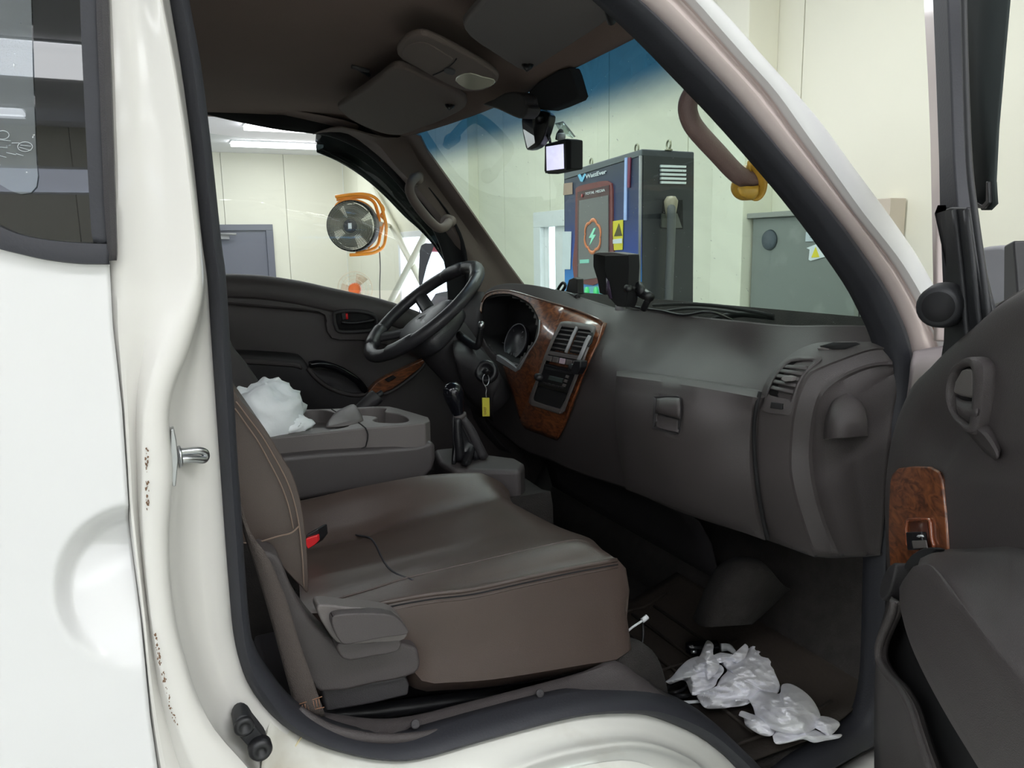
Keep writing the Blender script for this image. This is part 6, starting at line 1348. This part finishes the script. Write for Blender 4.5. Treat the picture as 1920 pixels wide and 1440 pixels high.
# grey cabinet by the wall
gx0 = 3.22
c0 = P(1412, 400, x=gx0); c1_ = P(1613, 392, x=gx0)
gc = thing('electric_cabinet', 'large grey electrical cabinet with labels standing against the front wall', 'cabinet', V((gx0, (c0.y+c1_.y)/2, 0)))
box('cabinet', (gx0, c1_.y, .02), (x1-.02, c0.y, c0.z-.03), CABG, gc, bevel=.006)
box('top_lid', (gx0-.03, c1_.y-.02, c0.z-.03), (x1-.02, c0.y+.02, c0.z), mat('lid_grey', (150, 152, 146), .5), gc, bevel=.006)
GPn = lambda o: (V((1, 0, 0)), gx0-o)
def gq(nm, l, m, o, th=.004, par=gc, label=None): return prism(nm, ON(l, GPn(o)), V((th, 0, 0)), m, par, bevel=0, label=label, smooth=False)
lathe('cable_gland', on(1441,450,GPn(.012)), V((-1, 0, 0)), [(0, .004), (.048, .004), (.055, .0), (.058, -.01)], mat('gland_dark', (66, 76, 84), .5), gc, sides=24, label='round dark gland plate')
lb = gq('name_label', [(1511,435),(1556,431),(1566,450),(1510,453)], mat('label_pale', (196, 206, 212), .5), .006, label='pale label with grey print')
LL = on(1518,446,GPn(.0075)); text('print', 'SYS MAIN', LL, V((0, -1, 0)), eh, .018, mat('print_grey', (110, 124, 136), .5), lb)
wl = gq('warning_sticker', [(1512,465),(1530,458),(1545,456),(1552,466),(1560,478),(1545,482),(1520,489),(1516,487),(1518,468)], WT, .006, label='creased white sticker with yellow triangle')
gq('triangle', [(1529,463),(1521,483),(1536,482)], ym_, .008, par=wl)
gq('door_seam', [(1611,398),(1613,398),(1611,650),(1609,650)], BLKM, .002, .002)
sbx = thing('junction_box', 'small beige box fixed on the wall above the grey cabinet', 'box', P(1650, 385, x=x1-.02))
q0 = P(1630, 374, x=x1-.12); q1 = P(1668, 402, x=x1-.12)
box('box_shell', (x1-.12, q1.y, q1.z-.1), (x1-.01, q0.y, q0.z), mat('beige_box', (196, 186, 170), .5), sbx, bevel=.004)
# wall fan
fs_ = 9.6
fc = P(661, 424, s=fs_); fan = thing('industrial_fan', 'orange framed industrial fan with a black cage high on the far wall bracket', 'fan', fc)
fa = (CAM-fc); fa.z = 0; fa = fa.normalized(); fa = (fa+RT0*-.28).normalized(); fr = .31
fu = V((0, 0, 1)); fv = fa.cross(fu).normalized()
def fp(a, b, c=0): return fc+fv*a+fu*b+fa*c
def circ(r, c=0, n_=40, cx=0, cy=0): return [fp(cx+r*math.cos(t), cy+r*math.sin(t), c) for t in [2*math.pi*k/n_ for k in range(n_)]]
BC = mat('cage_black', (44, 46, 50), .5)
surf('fan_drum', [circ(fr, .06), circ(fr+.004, 0), circ(fr, -.12), circ(fr-.02, -.12), circ(fr-.02, .05)], BC, fan, n=(1, 1), thick=.004, cv=True)
parts = [tubeg(circ(r, .07+.03*(1-(r/fr)**2), 32), .0055, 5, True) for r in [.06+.0165*q for q in range(15)]]
for k in range(48):
    a = 2*math.pi*k/48; parts.append(tubeg([fp(.05*math.cos(a), .05*math.sin(a), .10), fp(.2*math.cos(a), .2*math.sin(a), .088), fp(fr*math.cos(a), fr*math.sin(a), .06)], .0028, 4))
o = multi('wire_guard', parts, mat('guard_wire', (112, 112, 100), .5), fan, label='fine wire guard')
for k in range(4):
    a = math.pi/2*k+.3; R = []
    for r in (.06, .16, .27): R.append([fp(r*math.cos(a+d), r*math.sin(a+d), .02-.06*(i-1)) for i, d in enumerate((-.6, 0, .6))])
    surf('fan_blade', R, mat('blade_grey', (120, 122, 110), .4) if 'blade_grey' not in MAT else MAT['blade_grey'], fan, n=(3, 3), thick=.004)
lathe('hub', fp(0, 0, .06), fa, [(0, .05), (.06, .05), (.11, .03), (.115, -.06), (.06, -.2)], mat('hub_black', (36, 38, 42), .5), fan)
prism('hub_plate', [fp(-.022, -.035, .112), fp(.022, -.035, .112), fp(.022, .035, .112), fp(-.022, .035, .112)], fa*.002, WT, fan, bevel=0)
lathe('rear_motor', fp(0, 0, -.1), fa, [(.10, 0), (.10, -.12), (0, -.14)], BC, fan)
def rc2(pxs, dep, r=.021, nm='orange_frame'): return tube(nm, [P(a, b, s=fs_+d) for (a, b), d in zip(pxs, dep)], r, ORG, fan, n=4, sides=8)
rc2([(629,369),(650,366),(680,364),(702,370),(714,385),(720,405),(724,425),(722,450),(716,465),(700,474),(676,477),(656,478)], [-.1,-.1,0,.1,.15,.2,.2,.2,.1,0,-.1,-.1])
rc2([(631,374),(655,371),(682,370),(700,378),(708,398),(712,420),(712,445),(706,462),(690,470),(668,474)], [.1,.15,.15,.2,.25,.3,.3,.25,.2,.1])
rc2([(626,392),(634,380),(654,374),(678,378),(696,390),(706,410),(708,432),(700,454),(690,466)], [.1,.1,.1,.1,.12,.15,.15,.12,.1], .012)
rc2([(716,384),(720,394),(714,404),(722,414),(718,424),(714,440)], [.2,.22,.22,.25,.25,.25], .014)
tube('wall_arm', [P(712, 420, s=fs_+.2), V((x1-.01, P(735, 424, x=x1).y, P(735, 424, x=x1).z))], .03, mat('pale_arm', (198, 192, 170), .5), fan, n=1)
cdp = tube('black_wire', [P(711,462,s=fs_+.2), P(713,500,s=fs_+.15), P(712,540,s=fs_+.1), P(713,600,s=fs_+.1), P(713,760,s=fs_+.1)], .006, BLK, None, n=4, sides=6)
tag(cdp, 'thin dark power cord hanging down below the orange fan', 'cord')
# second fan, orange hub, pale cage
f2c = P(666, 542, s=8.6); f2 = thing('pedestal_fan', 'pale caged fan with an orange hub just above the far door sill', 'fan', V((f2c.x, f2c.y, 0)))
ax2 = (CAM-f2c); ax2.z = 0; ax2 = (ax2.normalized()+RT0*-.2).normalized(); h2 = ax2.cross(V((0, 0, 1))).normalized()
def g2(a, b, c=0): return f2c+h2*a+V((0, 0, 1))*b+ax2*c
parts = [tubeg([g2(r*math.cos(t), r*math.sin(t), .05*(1-(r/.2)**2)) for t in [2*math.pi*k/28 for k in range(28)]], .0035, 5, True) for r in (.19, .195, .15, .11)]
for k in range(20):
    a = 2*math.pi*k/20; parts.append(tubeg([g2(.05*math.cos(a), .05*math.sin(a), .06), g2(.2*math.cos(a), .2*math.sin(a), 0)], .002, 4))
multi('cage', parts, mat('cage_cream', (236, 226, 204), .4), f2)
lathe('hub', g2(.0, 0, .04), ax2, [(0, .05), (.05, .04), (.07, 0), (.07, -.05)], mat('hub_orange', (240, 120, 60), .4), f2)
for k in range(3):
    a = 2*math.pi*k/3; surf('blade', [[g2(r*math.cos(a+d), r*math.sin(a+d), .0-.03*i) for i, d in enumerate((-.4, 0, .4))] for r in (.05, .11, .17)], mat('blade_pale', (230, 214, 190), .3) if 'blade_pale' not in MAT else MAT['blade_pale'], f2, n=(2, 2), thick=.003)
tube('stand', [g2(0, -.05, -.05), V((f2c.x, f2c.y, .05))], .018, WHITE, f2, n=1)
lathe('base', V((f2c.x, f2c.y, .0)), V((0, 0, 1)), [(.2, 0), (.2, .02), (.05, .05), (0, .06)], WHITE, f2)
